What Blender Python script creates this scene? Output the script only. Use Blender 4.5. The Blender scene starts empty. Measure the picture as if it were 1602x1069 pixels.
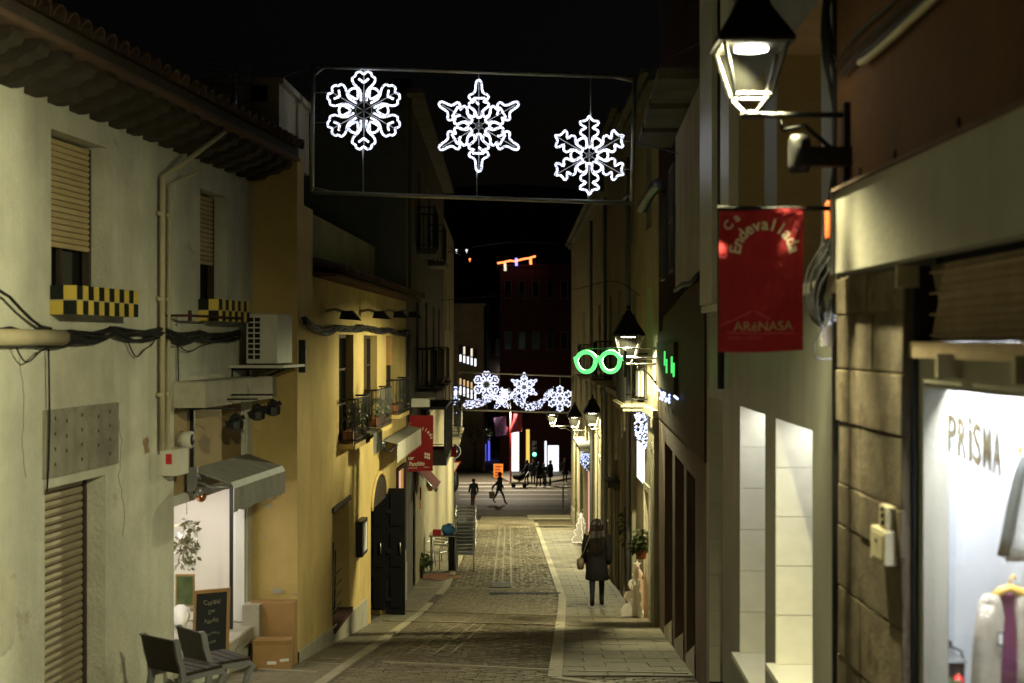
import bpy, math, random
from mathutils import Vector, Matrix
random.seed(7)
sc = bpy.context.scene
COL = sc.collection
R = math.radians
# ------------------------------------------------------------------ camera, sky, exposure
FPX, CX, CY = 2225.0, 801.0, 534.5          # focal length and centre of the 1602 x 1069 photograph
cd = bpy.data.cameras.new('camera'); cam = bpy.data.objects.new('camera', cd); COL.objects.link(cam)
cam.location = (0, 0, 0); cam.rotation_euler = (R(90), 0, 0)
cd.sensor_width = 36.0; cd.lens = 50.0; cd.clip_end = 2000; cd.clip_start = 0.05
cd.dof.use_dof = True; cd.dof.focus_distance = 24.0; cd.dof.aperture_fstop = 2.4
sc.camera = cam
wd = bpy.data.worlds.new('World'); sc.world = wd; wd.use_nodes = True
wn = wd.node_tree.nodes; wl = wd.node_tree.links
bgn = wn['Background']; sky = wn.new('ShaderNodeTexSky'); sky.sky_type = 'NISHITA'; sky.sun_disc = False
sky.sun_elevation = R(-3.7); sky.sun_rotation = R(90)
wl.new(sky.outputs[0], bgn.inputs[0]); bgn.inputs[1].default_value = 0.05
sc.view_settings.view_transform = 'Standard'; sc.view_settings.look = 'None'
sc.view_settings.exposure = 0.0; sc.view_settings.gamma = 1.0; sc.view_settings.use_curve_mapping = False
sc.cycles.use_denoising = True
sc.cycles.max_bounces = 8; sc.cycles.sample_clamp_indirect = 4.0; sc.cycles.use_light_tree = True
# ------------------------------------------------------------------ geometry helpers
def W(px, py, d): return Vector(((px-CX)/FPX*d, d, (CY-py)/FPX*d))
def gz(d):                                   # height of the street, the lens is at z = 0
    if d < 25: return -(1.614+.128*d)
    if d < 29:
        t = (d-25)/4; return -(4.814+ (5.215-4.814)*(t*1.25-.25*t*t))
    if d < 84: return -(3.04+.075*d)
    return -9.34
def gd(py):                                  # distance at which the street shows at image row py
    lo, hi = 3.0, 160.0
    for _ in range(60):
        m = (lo+hi)/2
        if CY-gz(m)/m*FPX > py: lo = m
        else: hi = m
    return lo
def G(px, py):
    d = gd(py); return Vector(((px-CX)/FPX*d, d, gz(d)))
ORG = {}
class MB:
    def __init__(s, fr=None): s.v=[]; s.f=[]; s.fr=fr; s.sm=[]; s.mi=[]; s.cm=0
    def add(s, vs, fs, smooth=False):
        b=len(s.v)
        for p in vs: s.v.append(Vector(s.fr(*p)) if s.fr else Vector(p))
        for f in fs: s.f.append([b+i for i in f]); s.sm.append(smooth); s.mi.append(s.cm)
        return s
    def box(s, x0,x1,y0,y1,z0,z1):
        return s.add([(x0,y0,z0),(x1,y0,z0),(x1,y1,z0),(x0,y1,z0),(x0,y0,z1),(x1,y0,z1),(x1,y1,z1),(x0,y1,z1)],
            [(0,3,2,1),(4,5,6,7),(0,1,5,4),(1,2,6,5),(2,3,7,6),(3,0,4,7)])
    def bev(s, x0,x1,y0,y1,z0,z1,b=.01):      # box with a chamfered top rim
        return s.add([(x0,y0,z0),(x1,y0,z0),(x1,y1,z0),(x0,y1,z0),(x0,y0,z1-b),(x1,y0,z1-b),(x1,y1,z1-b),(x0,y1,z1-b),
            (x0+b,y0+b,z1),(x1-b,y0+b,z1),(x1-b,y1-b,z1),(x0+b,y1-b,z1)],
            [(0,1,5,4),(1,2,6,5),(2,3,7,6),(3,0,4,7),(4,5,9,8),(5,6,10,9),(6,7,11,10),(7,4,8,11),(8,9,10,11)])
    def quad(s, a,b,c,d): return s.add([a,b,c,d],[(0,1,2,3)])
    def tube(s, pts, r, n=6, cap=True, closed=False):
        P=[Vector(s.fr(*p)) if s.fr else Vector(p) for p in pts]; N=len(P)
        rr = r if isinstance(r,(list,tuple)) else [r]*N
        fr=s.fr; s.fr=None; vs=[]; up=None
        for i in range(N):
            if closed: t=P[(i+1)%N]-P[i-1]
            else: t=P[min(i+1,N-1)]-P[max(i-1,0)]
            if t.length<1e-9: t=Vector((0,0,1))
            t.normalize()
            if up is None:
                up=Vector((0,0,1)) if abs(t.z)<.9 else Vector((1,0,0))
            a=up-t*up.dot(t)
            if a.length<1e-6: a=Vector((1,0,0))-t*t.x
            a.normalize(); b=t.cross(a); up=a
            for k in range(n):
                w=2*math.pi*k/n; vs.append(P[i]+(a*math.cos(w)+b*math.sin(w))*rr[i])
        fs=[]
        for i in range(N if closed else N-1):
            j=(i+1)%N
            for k in range(n): fs.append((i*n+k,i*n+(k+1)%n,j*n+(k+1)%n,j*n+k))
        if cap and not closed: fs.append(tuple(range(n))[::-1]); fs.append(tuple((N-1)*n+k for k in range(n)))
        s.add(vs,fs,n>4); s.fr=fr; return s
    def lathe(s, prof, c=(0,0,0), n=12, smooth=True, ph=0, sx=1, sy=1):
        vs=[];fs=[]
        for r,z in prof:
            for k in range(n):
                w=2*math.pi*k/n+ph; vs.append((c[0]+r*math.cos(w)*sx,c[1]+r*math.sin(w)*sy,c[2]+z))
        for i in range(len(prof)-1):
            for k in range(n): fs.append((i*n+k,i*n+(k+1)%n,(i+1)*n+(k+1)%n,(i+1)*n+k))
        if prof[0][0]>1e-4: fs.append(tuple(range(n))[::-1])
        if prof[-1][0]>1e-4: fs.append(tuple((len(prof)-1)*n+k for k in range(n)))
        return s.add(vs,fs,smooth)
    def sph(s, c, r, n=10, m=6, sx=1, sy=1, sz=1):
        return s.lathe([(max(r*math.sin(math.pi*i/m),1e-5), -r*sz*math.cos(math.pi*i/m)) for i in range(m+1)], c, n, True, 0, sx, sy)
    def prism(s, poly, y0, y1):               # polygon in (x, z) pushed along y
        n=len(poly); vs=[(x,y0,z) for x,z in poly]+[(x,y1,z) for x,z in poly]
        return s.add(vs,[tuple(range(n)),tuple(range(2*n-1,n-1,-1))]+[(i,(i+1)%n,n+(i+1)%n,n+i) for i in range(n)])
    def loft(s, rings, cap=True):             # rings of equal length
        n=len(rings[0]); vs=[p for r in rings for p in r]; fs=[]
        for i in range(len(rings)-1):
            for k in range(n): fs.append((i*n+k,i*n+(k+1)%n,(i+1)*n+(k+1)%n,(i+1)*n+k))
        if cap: fs.append(tuple(range(n))[::-1]); fs.append(tuple((len(rings)-1)*n+k for k in range(n)))
        return s.add(vs,fs,True)
    def mesh(s, name, mats, off=Vector((0,0,0))):
        me=bpy.data.meshes.new(name); me.from_pydata([tuple(p-off) for p in s.v],[],s.f)
        for m in (mats if isinstance(mats,(list,tuple)) else [mats]): me.materials.append(m)
        me.polygons.foreach_set('use_smooth', s.sm)
        if any(s.mi): me.polygons.foreach_set('material_index', s.mi)
        me.update(); return me
    def part(s, name, mats, parent, label=None, kind=None):
        off=ORG.get(parent.name, Vector((0,0,0)))
        o=bpy.data.objects.new(name, s.mesh(name,mats,off)); COL.objects.link(o); o.parent=parent
        ORG[o.name]=off
        if label: o['label']=label
        if kind: o['kind']=kind
        return o
    def top(s, name, mats, label=None, cat=None, group=None, kind=None):
        if kind=='structure': off=Vector((0,0,0))
        else:
            n=len(s.v); off=Vector((sum(p.x for p in s.v)/n,sum(p.y for p in s.v)/n,min(p.z for p in s.v)))
        o=bpy.data.objects.new(name, s.mesh(name,mats,off)); COL.objects.link(o); o.location=off; ORG[o.name]=off
        tag(o,label,cat,group,kind); return o
def tag(o, label=None, cat=None, group=None, kind=None):
    if label: o['label']=label
    if cat: o['category']=cat
    if group: o['group']=group
    if kind: o['kind']=kind
    return o
def thing(name, label, cat, loc, group=None, local=False, rot=0):
    o=bpy.data.objects.new(name,None); COL.objects.link(o); o.location=loc; o.rotation_euler=(0,0,rot); o.empty_display_size=.2
    ORG[o.name]=Vector((0,0,0)) if local else Vector(loc)
    return tag(o,label,cat,group)
def struct(name):
    o=bpy.data.objects.new(name,None); COL.objects.link(o); ORG[o.name]=Vector((0,0,0)); o['kind']='structure'; return o
def piece(name, me, parent, loc, rot=(0,0,0), scale=None, m=None):    # one of many pieces that share mesh data
    o=bpy.data.objects.new(name,me); COL.objects.link(o); o.parent=parent
    off=ORG.get(parent.name, Vector((0,0,0)))
    if m is not None:
        mm=m.copy(); mm.translation=mm.translation-off; o.matrix_local=mm
    else:
        o.location=Vector(loc)-off; o.rotation_euler=rot
        if scale: o.scale=scale
    ORG[o.name]=off
    return o
def dup(root, loc, label=None, rot=None, group=None, scale=None):
    r=root.copy(); COL.objects.link(r); r.location=loc
    if rot is not None: r.rotation_euler=(0,0,rot)
    if scale: r.scale=(scale,)*3
    if label: r['label']=label
    if group: r['group']=group
    for ch in root.children:
        c=ch.copy(); COL.objects.link(c); c.parent=r
        for gch in ch.children:
            e=gch.copy(); COL.objects.link(e); e.parent=c
    return r
class Fac:                                    # a street front: u runs away from the lens, o out into the street, z up
    def __init__(s, p0, p1, side):
        s.p0=Vector((p0[0],p0[1])); s.p1=Vector((p1[0],p1[1])); s.L=(s.p1-s.p0).length; s.t=(s.p1-s.p0).normalized()
        s.n=Vector((s.t.y,-s.t.x)) if side=='L' else Vector((-s.t.y,s.t.x)); s.side=side
        s.a=math.atan2(s.t.y,s.t.x)
    def w(s,u,o,z):
        p=s.p0+s.t*u+s.n*o; return Vector((p.x,p.y,z))
    def u(s,px,o=0):
        k=(px-CX)/FPX; b=s.p0+s.n*o; return (k*b.y-b.x)/(s.t.x-k*s.t.y)
    def z(s,px,py,o=0):
        return (CY-py)/FPX*s.w(s.u(px,o),o,0).y
    def g(s,u): return gz(max((s.p0+s.t*u).y,0))
    def mb(s): return MB(s.w)
def wall(mb,u0,u1,z0,z1,ops=(),o=0.0,depth=.25,rev=True):
    us=sorted({u0,u1}|{min(max(x,u0),u1) for q in ops for x in q[:2]}); zs=sorted({z0,z1}|{min(max(x,z0),z1) for q in ops for x in q[2:4]})
    for a,b in zip(us,us[1:]):
        for c,d in zip(zs,zs[1:]):
            mu,mz=(a+b)/2,(c+d)/2
            if any(q[0]<mu<q[1] and q[2]<mz<q[3] for q in ops): continue
            mb.quad((a,o,c),(b,o,c),(b,o,d),(a,o,d))
    if rev:
        for q in ops:
            a,b,c,d=q[:4]; e=o-(q[4] if len(q)>4 else depth)
            mb.quad((a,o,c),(a,e,c),(a,e,d),(a,o,d)); mb.quad((b,o,c),(b,o,d),(b,e,d),(b,e,c))
            mb.quad((a,o,d),(a,e,d),(b,e,d),(b,o,d)); mb.quad((a,o,c),(b,o,c),(b,e,c),(a,e,c))
def shell(mb,u0,u1,z0,z1,deep,o=0,top=True):  # ends, back and top behind a street front
    mb.quad((u0,o,z0),(u0,o,z1),(u0,-deep,z1),(u0,-deep,z0)); mb.quad((u1,o,z0),(u1,-deep,z0),(u1,-deep,z1),(u1,o,z1))
    mb.quad((u0,-deep,z0),(u0,-deep,z1),(u1,-deep,z1),(u1,-deep,z0))
    if top: mb.quad((u0,o,z1),(u1,o,z1),(u1,-deep,z1),(u0,-deep,z1))
# ------------------------------------------------------------------ materials
def pm(name, c, rough=.8, var=.12, scale=2.5, bump=.15, bscale=45, streak=0.0, stain=None, metal=0.0, spec=.3, rnd=0.0, spot=0.0, coat=0.0):
    m=bpy.data.materials.new(name); m.use_nodes=True; N=m.node_tree.nodes; L=m.node_tree.links
    b=N['Principled BSDF']; b.inputs['Roughness'].default_value=rough; b.inputs['Metallic'].default_value=metal
    b.inputs['Specular IOR Level'].default_value=spec
    if coat: b.inputs['Coat Weight'].default_value=coat; b.inputs['Coat Roughness'].default_value=.15
    tc=N.new('ShaderNodeTexCoord'); oi=N.new('ShaderNodeObjectInfo')
    co=tc.outputs['Object']
    if rnd:
        va=N.new('ShaderNodeVectorMath'); va.operation='MULTIPLY_ADD'; va.inputs[1].default_value=(37,51,23)
        cx=N.new('ShaderNodeCombineXYZ')
        for i in range(3): L.new(oi.outputs['Random'],cx.inputs[i])
        L.new(cx.outputs[0],va.inputs[0]); L.new(co,va.inputs[2]); co=va.outputs[0]
    n1=N.new('ShaderNodeTexNoise'); n1.inputs['Scale'].default_value=scale; n1.inputs['Detail'].default_value=7; n1.inputs['Roughness'].default_value=.62
    L.new(co,n1.inputs['Vector'])
    mr=N.new('ShaderNodeMapRange'); mr.inputs[1].default_value=.3; mr.inputs[2].default_value=.7; mr.inputs[3].default_value=1-var; mr.inputs[4].default_value=1+var
    L.new(n1.outputs[0],mr.inputs[0]); fac=mr.outputs[0]
    if rnd:
        r2=N.new('ShaderNodeMapRange'); r2.inputs[3].default_value=1-rnd; r2.inputs[4].default_value=1+rnd; L.new(oi.outputs['Random'],r2.inputs[0])
        mu=N.new('ShaderNodeMath'); mu.operation='MULTIPLY'; L.new(fac,mu.inputs[0]); L.new(r2.outputs[0],mu.inputs[1]); fac=mu.outputs[0]
    if streak:
        mp=N.new('ShaderNodeMapping'); mp.inputs['Scale'].default_value=(2.6,2.6,.3); L.new(co,mp.inputs[0])
        n2=N.new('ShaderNodeTexNoise'); n2.inputs['Scale'].default_value=1.3; n2.inputs['Detail'].default_value=6; L.new(mp.outputs[0],n2.inputs['Vector'])
        r3=N.new('ShaderNodeMapRange'); r3.inputs[1].default_value=.42; r3.inputs[2].default_value=.72; r3.inputs[3].default_value=1; r3.inputs[4].default_value=1-streak
        L.new(n2.outputs[0],r3.inputs[0]); mu=N.new('ShaderNodeMath'); mu.operation='MULTIPLY'; L.new(fac,mu.inputs[0]); L.new(r3.outputs[0],mu.inputs[1]); fac=mu.outputs[0]
    mc=N.new('ShaderNodeVectorMath'); mc.operation='SCALE'; mc.inputs[0].default_value=c[:3]; L.new(fac,mc.inputs['Scale']); out=mc.outputs[0]
    if stain:
        n3=N.new('ShaderNodeTexNoise'); n3.inputs['Scale'].default_value=stain[2]; n3.inputs['Detail'].default_value=9; n3.inputs['Roughness'].default_value=.7; L.new(co,n3.inputs['Vector'])
        r4=N.new('ShaderNodeMapRange'); r4.inputs[1].default_value=stain[1]; r4.inputs[2].default_value=stain[1]+.09; L.new(n3.outputs[0],r4.inputs[0])
        mx=N.new('ShaderNodeMix'); mx.data_type='RGBA'; L.new(r4.outputs[0],mx.inputs[0]); L.new(out,mx.inputs[6]); mx.inputs[7].default_value=(*stain[0],1); out=mx.outputs[2]
    if spot:
        mp2=N.new('ShaderNodeMapping'); mp2.inputs['Scale'].default_value=(9,9,1.6); L.new(co,mp2.inputs[0])
        n5=N.new('ShaderNodeTexNoise'); n5.inputs['Scale'].default_value=2.2; n5.inputs['Detail'].default_value=10; n5.inputs['Roughness'].default_value=.75; L.new(mp2.outputs[0],n5.inputs['Vector'])
        r5=N.new('ShaderNodeMapRange'); r5.inputs[1].default_value=.60; r5.inputs[2].default_value=.74; r5.inputs[4].default_value=spot; L.new(n5.outputs[0],r5.inputs[0])
        mx2=N.new('ShaderNodeMix'); mx2.data_type='RGBA'; L.new(r5.outputs[0],mx2.inputs[0]); L.new(out,mx2.inputs[6]); mx2.inputs[7].default_value=(c[0]*.42,c[1]*.40,c[2]*.36,1); out=mx2.outputs[2]
    L.new(out,b.inputs['Base Color'])
    if bump:
        n4=N.new('ShaderNodeTexNoise'); n4.inputs['Scale'].default_value=bscale; n4.inputs['Detail'].default_value=5; L.new(co,n4.inputs['Vector'])
        bp=N.new('ShaderNodeBump'); bp.inputs['Strength'].default_value=bump; bp.inputs['Distance'].default_value=.03; L.new(n4.outputs[0],bp.inputs['Height']); L.new(bp.outputs[0],b.inputs['Normal'])
    return m
def em(name,c,st):
    m=bpy.data.materials.new(name); m.use_nodes=True; N=m.node_tree.nodes; b=N['Principled BSDF']
    b.inputs['Base Color'].default_value=(*[x*.6 for x in c],1); b.inputs['Emission Color'].default_value=(*c,1); b.inputs['Emission Strength'].default_value=st
    return m
def glass(name,tint=(.9,.95,.92),refl=.12):
    m=bpy.data.materials.new(name); m.use_nodes=True; N=m.node_tree.nodes; L=m.node_tree.links
    for n in list(N):
        if n.type!='OUTPUT_MATERIAL': N.remove(n)
    o=[n for n in N if n.type=='OUTPUT_MATERIAL'][0]; t=N.new('ShaderNodeBsdfTransparent'); t.inputs[0].default_value=(*tint,1)
    gl=N.new('ShaderNodeBsdfGlossy'); gl.inputs['Roughness'].default_value=.04; fr=N.new('ShaderNodeFresnel'); fr.inputs[0].default_value=1.35
    mu=N.new('ShaderNodeMath'); mu.operation='MULTIPLY'; mu.inputs[1].default_value=refl/.12*.6; L.new(fr.outputs[0],mu.inputs[0])
    mx=N.new('ShaderNodeMixShader'); L.new(mu.outputs[0],mx.inputs[0]); L.new(t.outputs[0],mx.inputs[1]); L.new(gl.outputs[0],mx.inputs[2]); L.new(mx.outputs[0],o.inputs[0])
    return m
def beads(m,scale,lo,hi):                      # rope of small lamps: brightness varies along it
    N=m.node_tree.nodes; L=m.node_tree.links; b=N['Principled BSDF']; tc=N.new('ShaderNodeTexCoord'); n=N.new('ShaderNodeTexNoise'); n.inputs['Scale'].default_value=scale; n.inputs['Detail'].default_value=2
    r=N.new('ShaderNodeMapRange'); r.inputs[1].default_value=.35; r.inputs[2].default_value=.65; r.inputs[3].default_value=lo; r.inputs[4].default_value=hi
    L.new(tc.outputs['Object'],n.inputs['Vector']); L.new(n.outputs[0],r.inputs[0]); L.new(r.outputs[0],b.inputs['Emission Strength'])
M={}
def D(k,*a,**kw): M[k]=pm(k,*a,**kw)
D('white_plaster',(.63,.64,.55),.9,.22,1.1,.45,24,streak=.16,stain=((.36,.32,.22),.61,.9),spot=.5)
D('yellow_plaster',(.62,.465,.185),.9,.16,1.2,.35,26,streak=.08,stain=((.46,.35,.13),.62,1.1),spot=.25)
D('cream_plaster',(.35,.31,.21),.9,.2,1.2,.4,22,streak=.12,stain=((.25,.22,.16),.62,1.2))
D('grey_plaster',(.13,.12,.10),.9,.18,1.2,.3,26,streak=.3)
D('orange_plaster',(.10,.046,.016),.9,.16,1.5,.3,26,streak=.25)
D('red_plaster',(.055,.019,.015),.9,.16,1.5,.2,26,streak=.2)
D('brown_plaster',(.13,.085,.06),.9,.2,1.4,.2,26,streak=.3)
D('patch_plaster',(.56,.56,.465),.92,.22,1.6,.5,22,stain=((.33,.29,.2),.6,1.6),spot=.5)
D('old_board',(.33,.32,.265),.9,.25,4,.4,40,streak=.3,stain=((.13,.115,.085),.60,7),spot=.7)
D('reveal',(.42,.30,.20),.9,.12,2,.2,30)
D('concrete',(.42,.40,.33),.92,.18,4,.4,60,stain=((.22,.20,.15),.60,3),spot=.4)
D('terracotta',(.095,.06,.04),.85,.2,5,.3,40,rnd=.3)
D('dark_wood',(.06,.043,.033),.7,.2,6,.2,60,rnd=.15)
D('corbel',(.055,.045,.033),.9,.2,5,.3,50,rnd=.2)
D('shutter',(.50,.40,.22),.6,.1,4,.08,60,rnd=.06)
D('metal_shutter',(.36,.31,.22),.55,.14,4,.08,60,rnd=.05,metal=.2)
D('tile_black',(.014,.017,.016),.6,.1,10,.05,60,rnd=.2,spec=.15)
D('tile_yellow',(.66,.50,.10),.55,.1,10,.05,60,rnd=.1,spec=.2)
D('cable',(.018,.018,.018),.6,.15,9,.1,60)
D('pipe',(.46,.41,.28),.6,.14,5,.1,60)
D('black_metal',(.02,.021,.022),.45,.15,9,.1,80,metal=.3,spec=.5)
D('lamp_iron',(.014,.013,.012),.55,.15,9,.15,80,spec=.3)
D('steel',(.45,.46,.47),.32,.1,9,.05,80,metal=.9)
D('grey_steel',(.30,.31,.33),.45,.1,9,.05,80,metal=.6)
D('frame_alu',(.62,.62,.58),.4,.12,9,.05,80,metal=.7)
D('white_paint',(.72,.72,.70),.5,.05,4,.05,60)
D('ac_white',(.60,.59,.52),.5,.08,5,.05,60)
D('sett',(.20,.17,.12),.66,.28,5,.35,40,rnd=.12,stain=((.09,.08,.062),.60,1.3))
D('sett_bed',(.085,.075,.06),.9,.3,9,.6,60)
D('slab',(.19,.168,.122),.68,.2,4,.4,50,rnd=.08,stain=((.12,.105,.08),.63,1.4))
D('band',(.20,.175,.13),.7,.25,6,.3,50,rnd=.15)
D('slab_light',(.36,.32,.24),.7,.16,6,.3,50,rnd=.12)
D('asphalt',(.19,.165,.12),.7,.25,8,.5,90)
D('terrain',(.06,.058,.05),.9,.2,2,.3,30)
D('paint',(.55,.53,.48),.7,.25,3,.15,60)
D('stone',(.118,.094,.060),.95,.45,6,.18,40,rnd=.16,stain=((.085,.06,.036),.52,5),spot=.5)
D('stone_mortar',(.11,.087,.055),.95,.2,6,.5,30)
D('marble',(.60,.58,.50),.35,.07,3,.04,40,rnd=.06,spec=.5)
D('marble_grey',(.215,.215,.185),.45,.14,1.6,.05,40,streak=.2,spec=.4,spot=.3)
D('brown_panel',(.060,.032,.013),.7,.12,3,.03,40,spec=.12)
D('tan_curtain',(.36,.27,.14),.8,.1,3,.1,30)
D('sign_board',(.29,.275,.225),.75,.1,2.2,.12,30,streak=.12)
D('red_cloth',(.36,.014,.022),.75,.14,5,.9,11)
D('red_cloth_dark',(.24,.012,.014),.8,.1,5,.25,180)
D('letter_cream',(.78,.70,.52),.7,.05,5,0)
D('letter_gold',(.50,.40,.20),.6,.05,5,0)
D('letter_brown',(.12,.095,.04),.6,.05,5,0)
D('awning_grey',(.26,.26,.235),.85,.14,4,.15,70,streak=.2)
D('awning_band',(.48,.52,.55),.6,.1,4,.1,70)
D('awning_white',(.66,.62,.52),.85,.12,4,.15,70,streak=.25)
D('cardboard',(.36,.22,.09),.85,.09,4,.12,40)
D('label_white',(.78,.78,.76),.6,.03,4,0)
D('chalk_black',(.012,.013,.015),.6,.2,3,.05,60)
D('chalk',(.26,.24,.18),.9,.1,9,0)
D('wood_frame',(.34,.20,.08),.6,.2,8,.1,60)
D('seat_wood',(.034,.024,.019),.5,.25,9,.2,50,rnd=.25)
D('pot',(.24,.10,.055),.85,.15,6,.2,60)
D('leaf',(.075,.11,.04),.6,.35,9,.1,60,rnd=.3)
D('leaf_dry',(.30,.28,.17),.7,.3,9,.1,60,rnd=.3)
D('bark',(.13,.10,.07),.9,.25,9,.5,40)
D('skin',(.50,.32,.22),.55,.05,6,.03,90)
D('coat_dark',(.005,.0037,.0042),.85,.2,9,.35,90)
D('coat_grey',(.03,.032,.038),.85,.2,9,.3,90)
D('trousers',(.010,.011,.015),.85,.2,9,.2,90)
D('trousers_red',(.36,.03,.03),.85,.2,9,.2,90)
D('jeans',(.03,.045,.09),.85,.2,9,.2,90)
D('hair',(.010,.0042,.0028),.5,.35,30,.5,60,spec=.5)
D('fur',(.26,.17,.07),.9,.3,40,.6,90)
D('leather',(.12,.09,.055),.5,.15,8,.2,60)
D('shoe',(.012,.011,.011),.4,.1,8,.1,60)
D('cream_wool',(.62,.56,.46),.95,.12,30,.9,120)
D('purple_knit',(.13,.025,.085),.9,.15,30,.5,160)
D('dark_denim',(.035,.04,.038),.9,.15,30,.4,160)
D('white_knit',(.62,.64,.62),.95,.12,30,.9,90)
D('hanger_wood',(.55,.34,.08),.45,.15,8,.05,60)
D('shop_wall',(.70,.73,.78),.75,.03,2,.03,60)
D('shop_warm',(.80,.77,.72),.8,.04,2,.03,60)
D('orange_plastic',(.75,.16,.05),.45,.05,4,0)
D('copper',(.60,.28,.14),.25,.05,4,0,metal=.9)
D('deer_white',(.78,.77,.74),.5,.04,4,.05,40)
D('bauble',(.55,.012,.012),.2,.05,4,0,spec=.6)
D('blue_plastic',(.06,.22,.50),.5,.05,4,0)
D('red_plastic',(.50,.03,.03),.5,.05,4,0)
D('sign_blue',(.015,.02,.05),.4,.05,4,0)
D('sign_red',(.40,.03,.03),.4,.05,4,0)
D('poster_orange',(.75,.25,.04),.7,.15,5,0)
D('poster_pink',(.62,.10,.14),.8,.15,5,.1)
D('poster_violet',(.16,.09,.22),.8,.3,5,.1)
D('tree_sign',(.80,.78,.74),.6,.06,4,.03,60)
D('grate',(.07,.075,.10),.7,.1,9,.1,60,metal=.1)
D('lattice',(.42,.32,.21),.6,.15,8,.1,60,metal=.2)
D('door_black',(.008,.008,.010),.6,.15,6,.05,60,spec=.2)
D('dark_room',(.012,.011,.010),.9,.1,3,0)
D('curtain_dim',(.10,.085,.06),.9,.2,3,.1,30)
M['window_dark']=pm('window_dark',(.008,.009,.010),.12,.1,3,0,spec=.6)
M['glass']=glass('glass'); M['shop_glass']=glass('shop_glass',(.96,.98,.98),.06); M['lamp_glass']=glass('lamp_glass',(.97,.97,.94),.002)
def dusty(m):
    N=m.node_tree.nodes; L=m.node_tree.links; mx=[n for n in N if n.type=='MIX_SHADER'][0]; df=N.new('ShaderNodeBsdfDiffuse'); df.inputs[0].default_value=(.6,.6,.55,1)
    for l in list(mx.inputs[0].links): L.remove(l)
    mx.inputs[0].default_value=.0008; L.new(df.outputs[0],mx.inputs[2])
dusty(M['lamp_glass'])
M['rope']=em('rope',(.80,.84,1.0),3.2)
beads(M['rope'],55,.15,3.4)
M['rope_far']=em('rope_far',(.74,.78,1.0),1.5)
M['led']=em('led',(.50,.60,1.0),2.6)
M['neon']=em('neon',(.10,1.0,.20),1.0)  # glowing green for the reflection put on the brown sign panel
M['neon_tube']=em('neon_tube',(.16,1.0,.26),1.25)
M['led_disc']=em('led_disc',(1.0,.97,.80),30.0)
M['shop_light']=em('shop_light',(.95,.975,1.0),235.0)
M['niche_light']=em('niche_light',(.95,.97,.92),30.0)
M['warm_light']=em('warm_light',(1.0,.90,.80),21.0)
M['white_lit']=em('white_lit',(.95,.97,1.0),1.5)
M['warm_lit']=em('warm_lit',(1.0,.66,.30),.75)
M['cream_lit']=em('cream_lit',(1.0,.90,.66),1.0)
M['pink_lit']=em('pink_lit',(1.0,.62,.50),.55)
M['blue_lit']=em('blue_lit',(.12,.14,1.0),1.0)
M['yellow_lit']=em('yellow_lit',(1.0,.66,.12),1.0)
M['orange_led']=em('orange_led',(1.0,.22,.06),3.0)
M['blue_led']=em('blue_led',(.25,.22,1.0),3.0)
M['green_led']=em('green_led',(.15,1.0,.55),4.0)
# ------------------------------------------------------------------ lettering
_tc={}
def glyphs(txt,size,bold=0.0):
    k=(txt,bold)
    if k not in _tc:
        cu=bpy.data.curves.new('t','FONT'); cu.body=txt; cu.size=1; cu.align_x='CENTER'; cu.offset=bold; cu.resolution_u=3
        ob=bpy.data.objects.new('t',cu); COL.objects.link(ob); bpy.context.view_layer.update()
        me=bpy.data.meshes.new_from_object(ob.evaluated_get(bpy.context.evaluated_depsgraph_get()))
        _tc[k]=([tuple(v.co) for v in me.vertices],[tuple(p.vertices) for p in me.polygons])
        bpy.data.objects.remove(ob); bpy.data.curves.remove(cu); bpy.data.meshes.remove(me)
    v,f=_tc[k]; return [(x*size,y*size) for x,y,_ in v],f
def text(mb,txt,size,place,bold=0.0,sx=1.0):   # place maps the lettering's own (x, y) onto the surface
    v,f=glyphs(txt,size,bold); mb.add([place(x*sx,y) for x,y in v],f)
def arc_text(mb,txt,size,c,rad,a0,a1,place,bold=0.0):
    for i,ch in enumerate(txt):
        a=a0+(a1-a0)*i/max(len(txt)-1,1); ca,sa=math.cos(a),math.sin(a)
        v,f=glyphs(ch,size,bold)
        mb.add([place(c[0]+ca*(rad+y)+sa*x, c[1]+sa*(rad+y)-ca*x) for x,y in v],f)
# ------------------------------------------------------------------ street fronts (x, distance)
L1=Fac((-3.01-.107*17.5,-1.0),(-3.01,16.5),'L')
L2=Fac((-2.49,16.5),(-2.13,28.6),'L')
L3=Fac((-2.13,28.6),(-2.30,48.0),'L')
R0=Fac((1.6,-1.0),(1.6,7.0),'R')
R1=Fac((1.68,7.3),(1.86,13.6),'R')
R2=Fac((1.86,13.6),(2.29,22.2),'R')
R3=Fac((2.29,22.2),(2.50,60.0),'R')
def lerp(tb,d):
    if d<=tb[0][0]: return tb[0][1]
    for (a,x),(b,y) in zip(tb,tb[1:]):
        if d<=b: return x+(y-x)*(d-a)/(b-a)
    return tb[-1][1]
XR=[(14.9,.45),(29,1.03),(58,.97),(66,1.0)]            # kerb strip between road and pavement
XL=[(8,-2.25),(14.5,-1.93),(27.8,-1.6),(31,-1.45),(66,-1.45)]
def sheet(name,mat,xl,xr,ds,lift,kind='structure',nx=1):
    m=MB(); vs=[];fs=[]
    for d in ds:
        a=xl(d) if callable(xl) else xl; b=xr(d) if callable(xr) else xr
        for i in range(nx+1): vs.append((a+(b-a)*i/nx,d,gz(max(d,0))+lift))
    for i in range(len(ds)-1):
        for j in range(nx): k=i*(nx+1)+j; fs.append((k,k+1,k+nx+2,k+nx+1))
    m.add(vs,fs); return m.top(name,mat,kind=kind)
def frange(a,b,s):
    r=[];x=a
    while x<b-1e-6: r.append(x); x+=s
    return r+[b]
sheet('ground',M['terrain'],-90,90,[-30]+frange(0,90,3)+[120,200,600],-.10)
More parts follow.
